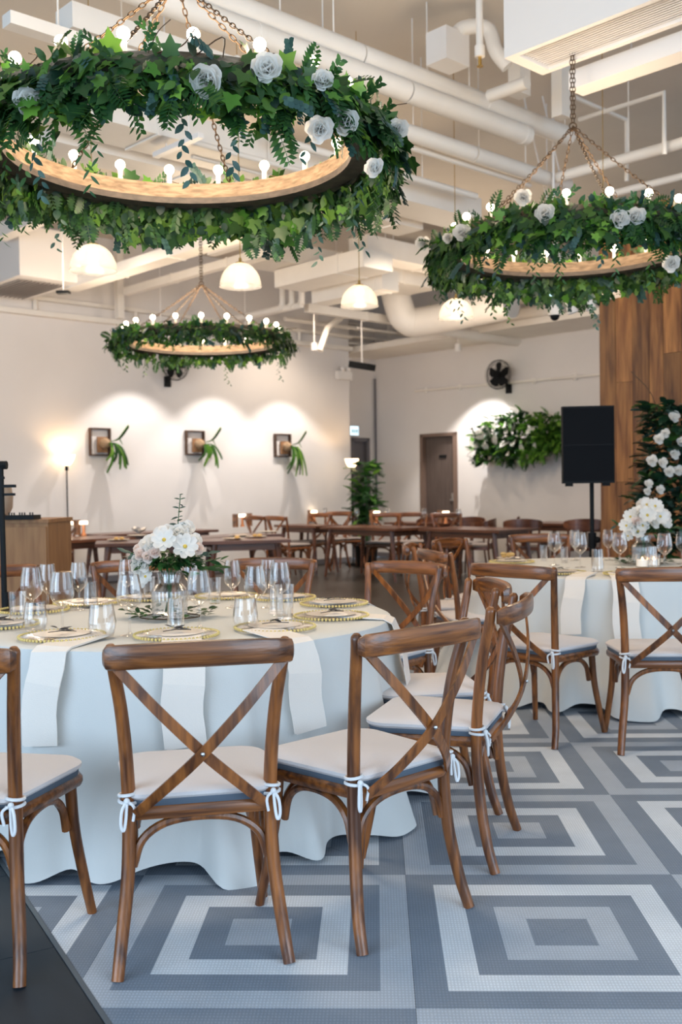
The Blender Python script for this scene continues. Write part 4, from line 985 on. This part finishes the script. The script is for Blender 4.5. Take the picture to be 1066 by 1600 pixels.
p0, p1 = run(905, 187, 1037, 4.5, W2_); conduit('thin conduit bending down at the right edge, outer one', [p0, p1, p1 + np.array([0, 0, -.5])], .020)
p0, p1 = run(618, 520, 560, 3.9, UU); conduit('short thin conduit over the far ceiling tray', [p0, p1], .015)
# slanted strut
p = [at_plane(x, y, WE - DU * 2.2 + NL * .8, 45) for x, y in ((541, 489), (512, 513), (500, 548))]
o = MB().tube([tuple(q - p[0]) for q in p], .055, 8).build('ceiling_strut', M['pipe']); o.location = tuple(p[0]); tag(o, 'slanted white strut over the end of the left wall', 'strut')
# dome camera, track spots, signs, flood light
p = atd(867, 493, 9.2); t = thing('security_camera', 'white dome security camera with a black eye below the right garland', 'camera', tuple(p)); MB().lathe([(.0, .10), (.05, .10), (.058, .0), (.0, .0)], 20).tube([(0, 0, .1), (0, 0, HC - p[2])], .012, 8).build('camera_body', M['metalw'], t); MB().sphere((0, 0, -.005), .042, 14, 8).build('lens_dome', M['black'], t)
for x, y, l in ((893, 478, 'white cylinder spotlight just right of the dome camera'), (921, 473, 'white cylinder spotlight left of the plank wall top')):
    p = atd(x, y, 9.6); t = thing('track_spotlight', l, 'lamp', tuple(p)); MB().lathe([(.0, .13), (.05, .13), (.05, -.07), (.045, -.07), (.042, -.03), (.0, -.03)], 18).build('lamp_body', M['metalw'], t); t.rotation_euler = (0, R(-14), 0); MB().tube([(0, 0, .12), (.06, 0, HC - p[2])], .008, 6).build('rod', M['metalw'], t)
def sign(px, py, d, w_, h_, label, ang=0):
    p = atd(px, py, d) if d > 0 else at_plane(px, py, CL + NL * .08, 45); t = thing('exit_sign', label, 'sign', tuple(p), ang); MB().box((0, .02, 0), (w_ + .02, .03, h_ + .02)).build('sign_case', M['metalw'], t, False)
    if d > 0: MB().tube([(0, .02, h_ / 2), (0, .02, HC - p[2])], .006, 6).build('rod', M['metalw'], t)
    MB().box((0, 0, 0), (w_, .012, h_)).build('sign_panel', M['exit'], t, False)
    for k in range(3): MB().box((-w_ * .28 + w_ * .28 * k, -.009, -.01), (w_ * .14, .004, h_ * .42)).build('sign_mark', M['signgreen'], t, False)
sign(857, 458, 9.9, .14, .10, 'small lit exit sign above the dome camera')
sign(554, 673, 0, .20, .16, 'lit exit sign by the doorway at the end of the left wall', R(45))
p = atd(99, 457, 11.5); t = thing('flood_light', 'small dark square flood light hanging at the upper left', 'lamp', tuple(p)); MB().box((0, 0, 0), (.14, .10, .03)).build('lamp_body', M['black'], t, False); MB().tube([(0, 0, .015), (0, 0, HC - p[2])], .008, 6).build('rod', M['metalw'], t)
p = atd(566, 572, 16.0); t = thing('projector', 'dark grey box unit hanging at the corner of the soffit', 'projector', tuple(p)); MB().box((0, 0, 0), (.34, .26, .10), Matrix.Rotation(-.5, 4, 'Z') @ Matrix.Rotation(.2, 4, 'Y')).build('case', M['black'], t, False); MB().tube([(0, 0, .03), (0, 0, HC - p[2])], .012, 6).build('rod', M['metalw'], t)
p = at_plane(537, 578, WE + NL * .08, 45); t = thing('emergency_light', 'twin-headed emergency light high at the end of the left wall', 'lamp', tuple(p), PI / 4); MB().box((0, 0, -.10), (.34, .10, .14)).build('case', M['metalw'], t, False)
for s in (-1, 1): MB().sphere((s * .07, -.05, .01), .045, 12, 7).build('lamp_head', M['metalw'], t)
# wall conduit with brackets on the far wall, rail on the left wall
a = at_plane(649, 611, CL - NW * .06, -45); b_ = at_plane(945, 585, CL - NW * .06, -45); d = b_ - a; t = thing('wall_rail', 'thin white pipe rail running along the far wall past the fan', 'pipe', tuple(a)); MB().tube([(0, 0, 0), tuple(d)], .022, 8).build('pipe_run', M['pipe'], t)
for k in range(5): q = d * (k + .3) / 5; MB().box(tuple(q + NW * .03), (.05, .08, .10), None).build('bracket', M['pipe'], t, False)
a = at_plane(586, 592, CL - DU * .05 + np.array([S2, -S2, 0]) * .04, 45)
o = MB().tube([(0, 0, 0), (0, 0, -2.9)], .018, 8).build('corner_conduit', M['greydoor']); o.location = tuple(a); tag(o, 'thin grey conduit running down the far wall corner', 'pipe')
# ================================================================== WALL FIXTURES
def spot(px, py, base, deg, nrm, e, h=3.5, off=.85, size=1.62, tilt=.10):
    p = at_plane(px, py, base, deg) + nrm * off; l = light('wall_spotlight', 'SPOT', (p[0], p[1], h), e, (1., .95, .91), .03, spot_size=size, spot_blend=.4)
    n = nrm; l.rotation_euler = Vector((-n[0] * tilt, -n[1] * tilt, -1)).to_track_quat('-Z', 'Y').to_euler()
    t = thing('wall_spotlight', '', 'lamp', (p[0], p[1], h + .03)); del t['label']; return t, p
SP = [(205, 700, WL, 45, NL, 'white downlight over the leftmost framed fern'), (335, 700, WL, 45, NL, 'white downlight over the middle framed fern'), (441, 700, WL, 45, NL, 'white downlight over the rightmost framed fern'), (768, 700, CL, -45, -NW, 'white downlight over the green wall planter')]
for i, (x, y, bb, dg, nn, l) in enumerate(SP):
    t, p = spot(x, y, bb, dg, nn, 92 if i < 3 else 210); t['label'] = l
    MB().lathe([(.0, .14), (.05, .14), (.055, .02), (.05, .02), (.0, .05)], 16).build('lamp_body', M['metalw'], t); MB().tube([(0, 0, .13), (0, 0, HC - 3.53)], .008, 6).build('rod', M['metalw'], t)
def frame(px0, px1, py0, py1, label, seed, lens):
    random.seed(seed); a = at_plane(px0, (py0 + py1) / 2, WL + NL * .03, 45); b_ = at_plane(px1, (py0 + py1) / 2, WL + NL * .03, 45); c = (a + b_) / 2; w_ = np.linalg.norm(b_ - a); dd_ = (c - CAM_O) @ CF; h_ = (py1 - py0) * dd_ / FPX
    t = thing('framed_fern', label, 'plant', tuple(c), PI / 4, 'framed ferns on the left wall')
    f = MB(); q = .022
    for cc, ss in (((0, 0, h_ / 2), (w_, .06, q)), ((0, 0, -h_ / 2), (w_, .06, q)), ((-w_ / 2, 0, 0), (q, .06, h_ + q)), ((w_ / 2, 0, 0), (q, .06, h_ + q))): f.box(cc, ss)
    f.build('frame', M['frame'], t, False)
    MB().box((.03, -.01, -.04), (w_ * .52, .03, h_ * .60)).build('mount_board', M['mount'], t, False); MB().sphere((.05, -.06, -.02), .085, 14, 9, .9).build('root_ball', M['burlap'], t)
    for k in range(11):
        a0 = U(-1.0, 1.6); L_ = U(.20, .46) * lens; x0 = .10; P = bez([(x0 - .03, -.10, -.05), (x0 + .07 * a0 + .02, -.19, -.02 - .06 * k / 11), (x0 + .12 * a0 + .03, -.24, -.16 * L_ / .3 - .05), (x0 + .20 * a0 - .02, -.24, -.06 - L_)], 4)
        if k > 8: P = bez([(x0, -.1, 0), (x0 + .12, -.17, .05), (x0 + .26, -.2, .04 + .02 * k)], 4)
        n = len(P); MB().strip(P, [.018 + .035 * math.sin(PI * i / n * .95) for i in range(n)], .004, (1, .3, 0)).strip([P[n // 2], P[n // 2] + Vector((.05, .0, -.09))], [.03, .008], .003, (1, .3, 0)).build('leaf', M['leafbright'] if k % 3 else M['leafmid'], t)
frame(141, 171, 670, 711, 'wooden frame with a staghorn fern, leftmost on the left wall, leaf stretching right', 41, .9)
frame(291, 318, 674, 710, 'wooden frame with a pale staghorn fern, middle one on the left wall', 42, .9)
frame(430, 453, 679, 713, 'wooden frame with a thin spidery fern, rightmost on the left wall', 43, 1.1)
def fan(px, py, base, deg, nrm, rad, label):
    p = at_plane(px, py, base, deg) + nrm * .28; ang = math.atan2(-nrm[0], nrm[1]) + PI
    t = thing('wall_fan', label, 'fan', tuple(p), ang, 'black wall fans')
    c = MB()
    for rr, yy in ((1, 0), (.97, -.05), (.66, -.08), (.35, -.09), (.97, .05), (.6, .08)): c.tube([(rad * rr * math.cos(a), yy, rad * rr * math.sin(a)) for a in [2 * PI * k / 32 for k in range(32)]], .008 if rr == 1 else .003, 5, closed=True)
    for k in range(28):
        a = 2 * PI * k / 28; ca, sa = math.cos(a) * rad, math.sin(a) * rad; c.tube([(ca * .14, -.09, sa * .14), (ca * .66, -.08, sa * .66), (ca, 0, sa)], .0025, 4)
    c.build('cage', M['black'], t)
    for k in range(5):
        a = 2 * PI * k / 5 + .3; b = MB(); b.strip([(math.cos(a) * rad * q, .01 + .01 * q, math.sin(a) * rad * q) for q in (.12, .4, .7, .86)], [.05, .13, .17, .10], .006, (-math.sin(a), .35, math.cos(a))); b.build('blade', M['black'], t)
    MB().tube([(0, -.07, 0), (0, .12, 0)], .065, 16).build('motor', M['black'], t); MB().tube(bez([(0, .10, 0), (.02, .17, -.10), (.02, .24, -.22)], 4), .022, 8).box((.02, .25, -.22), (.10, .04, .16)).build('bracket', M['black'], t)
fan(258, 574, WL, 45, NL, .22, 'black wall fan on the left wall half hidden by the farthest garland')
fan(795, 587, CL, -45, -NW, .24, 'black wall fan on the far wall above the dark door')
# green planter on the far wall
random.seed(51); a = at_plane(763, 690, CL, -45); b_ = at_plane(905, 690, CL, -45); c = (a + b_) / 2 - NW * .12; LW = np.linalg.norm(b_ - a); c[2] = 2.02
t = thing('wall_planter', 'hanging wall planter overflowing with fern and white lilies beside the black speaker', 'plant', tuple(c), -PI / 4)
MB().box((0, 0, 0), (LW, .18, .16)).build('planter_box', M['doorframe'], t, False)
mbs = {'leafmid': MB(), 'leafbright': MB(), 'leafdark': MB()}
for k in range(1100):
    u = U(-.5, .5); dn = max(0, -u - .2) * 1.2; x = u * LW; z = .10 + U(-.35 - dn * rnd(), .36) * (1.15 - abs(u)); y = -.12 - U(0, .22)
    key = random.choice(['leafmid', 'leafmid', 'leafbright', 'leafdark']) if x < .1 else random.choice(['leafbright', 'leafbright', 'leafbright', 'leafmid'])
    addleaf(mbs[key], random.choice(['fern', 'spray', 'oval']), orient((x, y, z), (U(-1, 1), U(-1.2, 0), U(-1, .7)), U(.10, .22), U(-.5, .5)))
for k_, mb in mbs.items(): mb.build('foliage', M[k_], t, kind='stuff')
for k in range(24):
    x = U(-.46, .22) * LW; z = U(-.28, .36); mb = MB(); mb.add(*T_oval(1, .6), orient((x, -.34, z), (U(-.6, .6), -.5, U(-.3, 1)), U(.14, .22), 0, (0, -1, .2))); mb.build('lily', M['petal'], t)
# floor lamps
def floorlamp(px, py, base, deg, off, nrm, label, e):
    p = atd(px, py, base); t = thing('floor_lamp', label, 'lamp', (p[0], p[1], 0), 0, 'black floor lamps with glowing bowls'); z = p[2]
    MB().lathe([(.0, .002), (.13, .002), (.13, .02), (.02, .03), (.0, .03)], 24).build('base', M['black'], t); MB().tube([(0, 0, .02), (0, 0, z - .02)], .010, 8).tube([(0, 0, z - .10), (0, 0, z - .02)], .024, 10).build('pole', M['black'], t)
    MB().lathe([(.018, -.03), (.06, -.005), (.095, .05), (.118, .12), (.121, .12), (.098, .048), (.06, -.012), (.018, -.035)], 28).build('shade', M['shade'], t).location = (0, 0, z)
    MB().box((-.06, 0, z - .88), (.05, .04, .11)).tube([(-.06, 0, z - .82), (-.02, 0, z - .78), (0, 0, z - .85)], .004, 5).build('switch_box', M['black'], t, False)
    light('floor_lamp_light', 'SPOT', (p[0], p[1], z + .09), e, (1., .64, .32), .06, rot=(PI, 0, 0), spot_size=2.5, spot_blend=.5)
floorlamp(104, 724, 14.35, 45, .45, NL, 'black floor lamp with a glowing white bowl against the left wall', 8)
floorlamp(550, 728, 17.6, 45, .45, NL, 'black floor lamp with a glowing yellow bowl beside the potted plant', 8)
# potted monstera
random.seed(61); p = atd(572, 800, 17.3); t = thing('potted_plant', 'tall green leafy plant in a dark pot at the end of the left wall', 'plant', (p[0], p[1], 0))
MB().lathe([(.0, .02), (.16, .0), (.20, .34), (.185, .34), (.16, .28), (.0, .28)], 24).build('pot', M['black'], t); MB().tube(bez([(0, 0, .28), (.02, 0, .8), (0, 0, 1.5)], 4), .022, 8).build('stem', M['stem'], t)
mono = MB().add(*TPL['fern']).mesh('leaf', M['leafmid']); mono2 = MB().add(*T_oval(1, .5)).mesh('leaf', M['leafbright']); mono3 = MB().add(*TPL['ivy']).mesh('leaf', M['leafmid'])
for k in range(190):
    a = U(0, 6.28); z = U(.55, 1.72); rr = U(.04, .16); inst('leaf', random.choice([mono, mono3, mono, mono2 if a > 3 else mono]), t, orient((rr * math.cos(a), rr * math.sin(a), z), (math.cos(a), math.sin(a), U(-.6, .9)), U(.18, .30) if k % 2 else U(.12, .22), U(-.4, .4)))
# ================================================================== SPEAKER, STANDS, CABINET
p = atd(916, 700, 8.6); t = thing('loudspeaker', 'big black loudspeaker on a pole in front of the plank wall', 'speaker', (p[0], p[1], 1.335), R(-6))
b = MB().slab([(-.205, -.19), (.205, -.19), (.215, -.15), (.14, .19), (-.14, .19), (-.215, -.15)], 0, .635).build('cabinet_body', M['black'], t, False); MB().box((0, -.196, .32), (.40, .012, .60)).build('grille', M['grille'], t, False)
MB().box((0, -.204, .315), (.40, .006, .006)).build('grille_seam', M['black'], t, False)
for x in (-.15, .15): MB().box((x, -.1, -.012), (.06, .08, .024)).build('foot', M['black'], t, False)
t = thing('speaker_stand', 'black tripod stand carrying the loudspeaker behind the right table', 'stand', (p[0] + .045, p[1], 0)); MB().tube([(0, 0, .12), (0, 0, .92)], .026, 12).tube([(0, 0, .9), (0, 0, 1.34)], .018, 12).build('pole', M['black'], t); MB().sphere((.04, -.02, .86), .028, 10, 6).tube([(0, 0, .80), (0, 0, .92)], .036, 12).build('clamp', M['black'], t)
for k in range(3): a = R(-60 + 120 * k); MB().tube([(0, 0, .55), (.5 * math.cos(a), .5 * math.sin(a), .012)], .012, 8).build('leg', M['black'], t)
# cabinet
p = atd(75, 812, 7.2); t = thing('wooden_cabinet', 'plain brown wooden cabinet at the left edge behind the near table', 'cabinet', (p[0] - .66, p[1] + .3, 0)); zc = p[2]
MB().box((0, .0, zc / 2 + .02), (1.30, .55, zc - .06)).build('body', M['cabinet'], t, False); MB().box((0, 0, zc - .01), (1.32, .58, .025)).build('top', M['cabinet'], t, False); MB().box((0, .02, .02), (1.2, .5, .04)).build('plinth', M['black'], t, False)
for k in (-1, 0, 1): MB().box((k * .43, -.28, zc / 2 + .01), (.42, .018, zc - .12)).build('door', M['cabinet'], t, False)
q = atd(4, 805, 7.5); t = thing('clay_urn', 'beige clay urn on the wooden cabinet at the left edge', 'vase', (q[0] - .04, q[1], zc + .003)); MB().lathe([(.0, .0), (.07, 0), (.11, .08), (.115, .17), (.10, .25), (.095, .25), (.10, .17), (.06, .02), (.0, .015)], 28, rib=.01).build('urn_body', M['beige'], t)
q = atd(34, 806, 7.25); t = thing('audio_mixer', 'flat black audio box on the right of the wooden cabinet', 'mixer', (q[0], q[1], zc + .003)); MB().box((0, 0, .016), (.22, .16, .03)).build('case', M['black'], t, False)
for k in range(8): MB().tube([(-.09 + .025 * k, -.02 * (k % 3), .03), (-.09 + .025 * k, -.02 * (k % 3), .05)], .005, 6).build('knob', M['black'], t)
random.seed(3); t = thing('cable_heap', 'tangle of black cable on the wooden cabinet at the left edge', 'cable', (q[0] - .22, q[1] - .02, zc + .003)); MB().tube(bez([(U(-.10, .10), U(-.06, .06), U(.006, .05)) for k in range(22)], 3), .006, 6).build('cable', M['black'], t)
p = at(12, 940, .6); p = atd(8, 900, 4.9)
t = thing('microphone_stand', 'slim black microphone stand at the left edge in front of the cabinet', 'stand', (p[0], p[1], 0)); zt = atd(3, 727, 4.9)[2]
MB().tube([(0, 0, .0), (-.01, 0, zt)], .013, 10).tube([(0, 0, 0), (0, 0, .85)], .019, 10).build('pole', M['black'], t); MB().tube([(-.03, 0, zt), (.02, 0, zt)], .020, 8).box((.03, 0, zt - .10), (.06, .02, .014)).box((.03, 0, zt - .14), (.05, .02, .012)).box((-.02, 0, zt - .06), (.05, .02, .012)).tube([(-.01, 0, .80), (.04, 0, .83)], .014, 8).build('clamp', M['black'], t)
for k in range(3): a = R(30 + 120 * k); MB().tube([(0, 0, .30), (.3 * math.cos(a), .3 * math.sin(a), .01)], .010, 8).build('leg', M['black'], t)
# tall flower arrangement at the right
random.seed(71); p = atd(1066, 900, 8.5); t = thing('flower_stand', 'tall arrangement of dark foliage and white roses in front of the plank wall', 'flowers', (p[0], p[1], 0))
MB().lathe([(.0, 0), (.20, 0), (.17, .5), (.16, .5), (.0, .45)], 24).build('pot', M['black'], t)
mbs = {'leafdark': MB(), 'leafmid': MB(), 'leafeuc': MB()}
for k in range(2000):
    z = U(.35, 1.98); a = U(0, 6.28); R0 = .36 * (1 - .30 * (z / 2) ** 2) * (1 + .12 * math.sin(z * 9 + a)); rr = R0 * U(.5, 1.); key = random.choice(['leafdark', 'leafdark', 'leafdark', 'leafmid', 'leafeuc'])
    addleaf(mbs[key], random.choice(['oval', 'spray', 'fern', 'wide']), orient((rr * math.cos(a), rr * math.sin(a), z), (math.cos(a), math.sin(a), U(-.6, .9)), U(.07, .16), U(-.5, .5)))
for k_, mb in mbs.items(): mb.build('foliage', M[k_], t, kind='stuff')
for (x, y, r) in ((1054, 651, .045), (1040, 677, .036), (1030, 686, .042), (1055, 710, .04), (1019, 720, .045), (1036, 723, .040), (1046, 737, .042), (1060, 735, .04), (1014, 756, .036), (1032, 765, .036), (1006, 785, .04), (1064, 690, .036), (1012, 768, .03)):
    q = atd(x, y, 8.15) - np.array([p[0], p[1], 0]); mb = MB(); rose(mb, q, r, (U(-.3, .1), -1, U(-.1, .4)), 16); mb.build('rose', M['petal'], t)
tw = MB().tube(bez([(-.15, 0, 1.7), (-.25, -.05, 2.05), (-.42, -.05, 2.25)], 5), .004, 5); tw.build('twig', M['twig'], t)
# ================================================================== BACK TABLES
def table(name, label, px, py, L_, depth, zt_=.75, dr=DW, dp=NW, side='left', splay=.10, grp='wooden dining tables at the back'):
    """px,py: front-left (or front-right) top corner"""
    a = at(px, py, zt_); a = np.array([a[0], a[1], 0.])
    if side == 'right': a = a - dr * L_
    c = a + dr * L_ / 2 + dp * depth / 2; ang = math.atan2(dr[1], dr[0]); t = thing(name, label, 'table', tuple(c), ang, grp)
    o = [(-L_ / 2, -depth / 2), (L_ / 2, -depth / 2), (L_ / 2, depth / 2), (-L_ / 2, depth / 2)]
    MB().slab([(x * 1.0, y) for x, y in o], zt_ - .035, zt_).build('tabletop', M['farwood'], t, False)
    ap = MB()
    for cc, ss in (((0, -depth / 2 + .09, zt_ - .075), (L_ - .24, .022, .08)), ((0, depth / 2 - .09, zt_ - .075), (L_ - .24, .022, .08)), ((-L_ / 2 + .12, 0, zt_ - .075), (.022, depth - .2, .08)), ((L_ / 2 - .12, 0, zt_ - .075), (.022, depth - .2, .08))): ap.box(cc, ss)
    ap.build('apron', M['farwood'], t, False)
    for sx in (-1, 1):
        for sy in (-1, 1): MB().tube([(sx * (L_ / 2 - .05), sy * (depth / 2 - .05), 0), (sx * (L_ / 2 - .05 - splay), sy * (depth / 2 - .09), zt_ - .036)], [.019, .036], 8).build('leg', M['farwood'], t)
    return c, ang
table('dining_table', 'dark wooden table, left half of the long row at the back', 500, 823, 1.55, .85)
table('dining_table', 'dark wooden table, right half of the long row at the back', 780, 829, 1.4, .85, side='right')
table('dining_table', 'wooden table left of the long row close to the left wall', 428, 820, 1.0, .55)
table('dining_table', 'wooden table behind the long row in front of the dark door', 600, 816, 1.2, .55, dr=DW)
table('dining_table', 'wooden table beside the brown cabinet at the left', 72, 846, 1.2, .85, dr=DU, dp=-NL)
table('dining_table', 'wooden table with plates right behind the bouquet, left half', 148, 850, 1.15, .8, dr=np.array([.97, .24, 0]) / np.linalg.norm([.97, .24, 0]), dp=np.array([-.24, .97, 0]) / np.linalg.norm([.97, .24, 0]))
table('dining_table', 'wooden table with plates right of the bouquet', 455, 843, 1.0, .8, side='right', dr=np.array([.97, .24, 0]) / np.linalg.norm([.97, .24, 0]), dp=np.array([-.24, .97, 0]) / np.linalg.norm([.97, .24, 0]))
table('dining_table', 'reddish wooden table against the left wall behind the bouquet', 158, 836, 1.9, .6, dr=DU, dp=-NL)
table('dining_table', 'wooden table against the left wall right of the eucalyptus sprig', 444, 834, 1.5, .6, side='right', dr=DU, dp=-NL)
table('dining_table', 'wooden table with a bright top by the plank wall behind the speaker pole', 812, 817, 1.9, .8, dr=DW)
# far chairs
fc = cross_chair('cross_back_chair', 'dark cross-back chair with grey pad near the left wall, left of a pair', False, 'pink', 4)
GF = 'cross-back chairs at the back tables'
def putf(px, py, d, deg, label, first=False):
    p = atd(px, py, d)
    if first: fc.location = (p[0], p[1], 0); fc.rotation_euler = (0, 0, R(deg)); fc['group'] = GF; fc['label'] = label
    else: dup(fc, (p[0], p[1], 0), R(deg), label, GF)
putf(403, 890, 15.6, -48, 'cross-back chair near the left wall, left of the pair behind the right glass cluster', True)
putf(437, 892, 15.2, -50, 'cross-back chair near the left wall, right of the pair behind the right glass cluster')
putf(498, 888, 16.4, 140, 'cross-back chair with grey pad, seat showing under the left end of the long row')
putf(527, 885, 17.0, 150, 'cross-back chair behind the left end of the long table row')
putf(538, 885, 17.3, 200, 'cross-back chair beside the second floor lamp, seen from its side')
putf(294, 900, 16.6, 178, 'light brown cross-back chair behind the eucalyptus sprig by the left wall')
putf(96, 905, 14.3, 170, 'cross-back chair between the brown cabinet and the left wall lamp')
putf(604, 890, 15.9, 165, 'cross-back chair with pad behind the middle of the long table row')
putf(645, 890, 16.0, 185, 'cross-back chair behind the long table row, left of the dark door')
putf(700, 890, 15.4, 200, 'cross-back chair behind the right half of the long table row')
# curved-back chairs
def curve_chair(label):
    t = thing('curved_back_chair', label, 'chair'); wm = M['farwood']
    for sg in (-1, 1):
        MB().tube([(sg * .24, .44, 0), (sg * .21, .41, .44)], [.012, .018], 8).build('leg', wm, t); MB().tube(bez([(sg * .25, -.04, 0), (sg * .22, .01, .42), (sg * .235, -.03, .70)], 4), .015, 8).build('rear_leg', wm, t)
    MB().slab([(-.23, .02), (.23, .02), (.26, .44), (-.26, .44)], .425, .46, .02).build('seat', M['pink'], t)
    ap = MB()
    for a, b_ in (((-.21, .42, .40), (.21, .42, .40)), ((-.22, .02, .40), (-.21, .42, .40)), ((.22, .02, .40), (.21, .42, .40)), ((-.22, .02, .40), (.22, .02, .40))): ap.strip([a, b_], .05, .02, (0, 0, 1))
    ap.build('seat_rail', wm, t, False)
    P = []; W_ = []
    for k in range(21):
        u = -1 + k / 10; P.append((.28 * math.sin(u * 1.45), .10 - .17 * math.cos(u * 1.45), .755)); W_.append(.045 + .125 * max(0, math.cos(u * 1.5)) ** .8)
    MB().strip(P, W_, .018, (0, 0, 1)).build('curved_back', wm, t); MB().strip([(0, -.01, .44), (0, -.065, .74)], .06, .014, (1, 0, 0)).build('back_splat', wm, t); return t
cc = curve_chair(''); GC = 'curved-back chairs at the right rear'
lst = [(818, 885, 14.9, -8, 'curved-back wooden chair seen from behind, left of the speaker pole'), (737, 885, 16.2, 150, 'curved-back chair at the right end of the long row, left of two'), (768, 885, 15.3, 75, 'curved-back chair at the right end of the long row, side-on, right of two'), (836, 880, 17.1, 170, 'curved-back chair behind the bright-topped table'), (914, 885, 14.6, -5, 'curved-back wooden chair seen from behind at the speaker pole'), (680, 888, 16.4, 175, 'curved-back chair behind the long row before the dark door')]
for i, (x, y, d, dg, l) in enumerate(lst):
    p = atd(x, y, d)
    if i == 0: cc.location = (p[0], p[1], 0); cc.rotation_euler = (0, 0, R(dg)); cc['label'] = l; cc['group'] = GC
    else: dup(cc, (p[0], p[1], 0), R(dg), l, GC)
# small things on the back tables
def onpx(px, py, z=.75): p = at(px, py, z); return (p[0], p[1], z)
lampc = MB().lathe([(.0, 0), (.035, 0), (.032, .02), (.022, .04), (.020, .15), (.0, .15)], 16).mesh('lamp_stem', M['copper']); lamps = MB().lathe([(.0, .19), (.052, .19), (.056, .15), (.0, .152)], 18).mesh('lamp_shade', M['lampglow'])
hold = MB().lathe([(.0, .003), (.045, .003), (.045, .20), (.042, .20), (.042, .01), (.0, .01)], 16).mesh('holder', M['ribbonglass'])
for x, y, l in ((108, 838, 'left one beside the brown cabinet'), (131, 837, 'right one beside the brown cabinet'), (236, 820, 'alone on the reddish table behind the bouquet'), (379, 823, 'on the wall table right of the eucalyptus sprig'), (491, 815, 'on the table left of the long row'), (589, 817, 'on the long row near the potted plant'), (647, 808, 'on the table in front of the dark door'), (697, 818, 'on the long row in front of the dark door'), (880, 812, 'on the bright-topped table left of the speaker')):
    t = thing('table_lamp', 'copper table lamp with glowing top, ' + l, 'lamp', onpx(x, y), 0, 'copper table lamps'); inst('lamp_stem', lampc, t); inst('lamp_shade', lamps, t)
for x, y, l in ((101, 837, 'left of the pair beside the brown cabinet'), (121, 836, 'between the two lamps beside the brown cabinet'), (230, 819, 'on the reddish table behind the bouquet'), (368, 824, 'left of the lamp right of the eucalyptus sprig'), (390, 822, 'right of the lamp right of the eucalyptus sprig'), (484, 815, 'on the table left of the long row'), (582, 817, 'next to the lamp near the potted plant'), (688, 817, 'next to the lamp before the dark door'), (871, 812, 'next to the lamp on the bright-topped table')):
    o = inst('candle_holder', hold); o.location = onpx(x, y); tag(o, 'dark amber cylinder candle holder ' + l, 'candle holder', 'amber candle holders')
gm = MB().lathe(wine_prof(.235, .045), 18).mesh('goblet', M['vglass'])
for x, y, l in ((558, 816, 'by the potted plant'), (606, 817, 'left of the middle of the long row'), (663, 818, 'right of the middle of the long row'), (717, 819, 'near the right end of the long row'), (508, 816, 'at the left end of the long row')):
    o = inst('goblet', gm); o.location = onpx(x, y); tag(o, 'clear stemmed goblet on the long table row ' + l, 'glass', 'goblets on the back tables')
fm = MB().lathe([(.0, .004), (.09, .004), (.13, .016), (.132, .018), (.09, .008), (.0, .008)], 24).mesh('dish', M['china'])
for x, y, l, f in ((185, 845, 'behind the bouquet, left of the flowers', 1), (375, 838, 'right of the bouquet, farther one', 0), (365, 843, 'right of the bouquet with food, nearer left one', 1), (400, 840, 'right of the bouquet with food, right one', 1), (420, 832, 'on the wall table near the chair pair', 0), (215, 838, 'with a folded napkin behind the bouquet', 0)):
    loc = onpx(x, y); t = thing('dinner_plate', 'pale plate on a back table ' + l, 'plate', loc, 0, 'plates on the back tables'); inst('dish', fm, t)
    if f:
        for k in range(3): MB().sphere((U(-.05, .05), U(-.03, .03), .028), .03, 8, 5, .6).build('food_piece', M['food'], t)
random.seed(9); loc = onpx(217, 834); mb = MB()
for k in range(14): a = k * .8; addleaf(mb, 'wide', orient((.02 * math.cos(a), .02 * math.sin(a), .01), (math.cos(a), math.sin(a), U(.5, 1.6)), .12, 0))
o = mb.build('folded_napkin', M['napkin']); o.location = loc; tag(o, 'cream napkin folded like a flower on the table behind the bouquet', 'napkin')
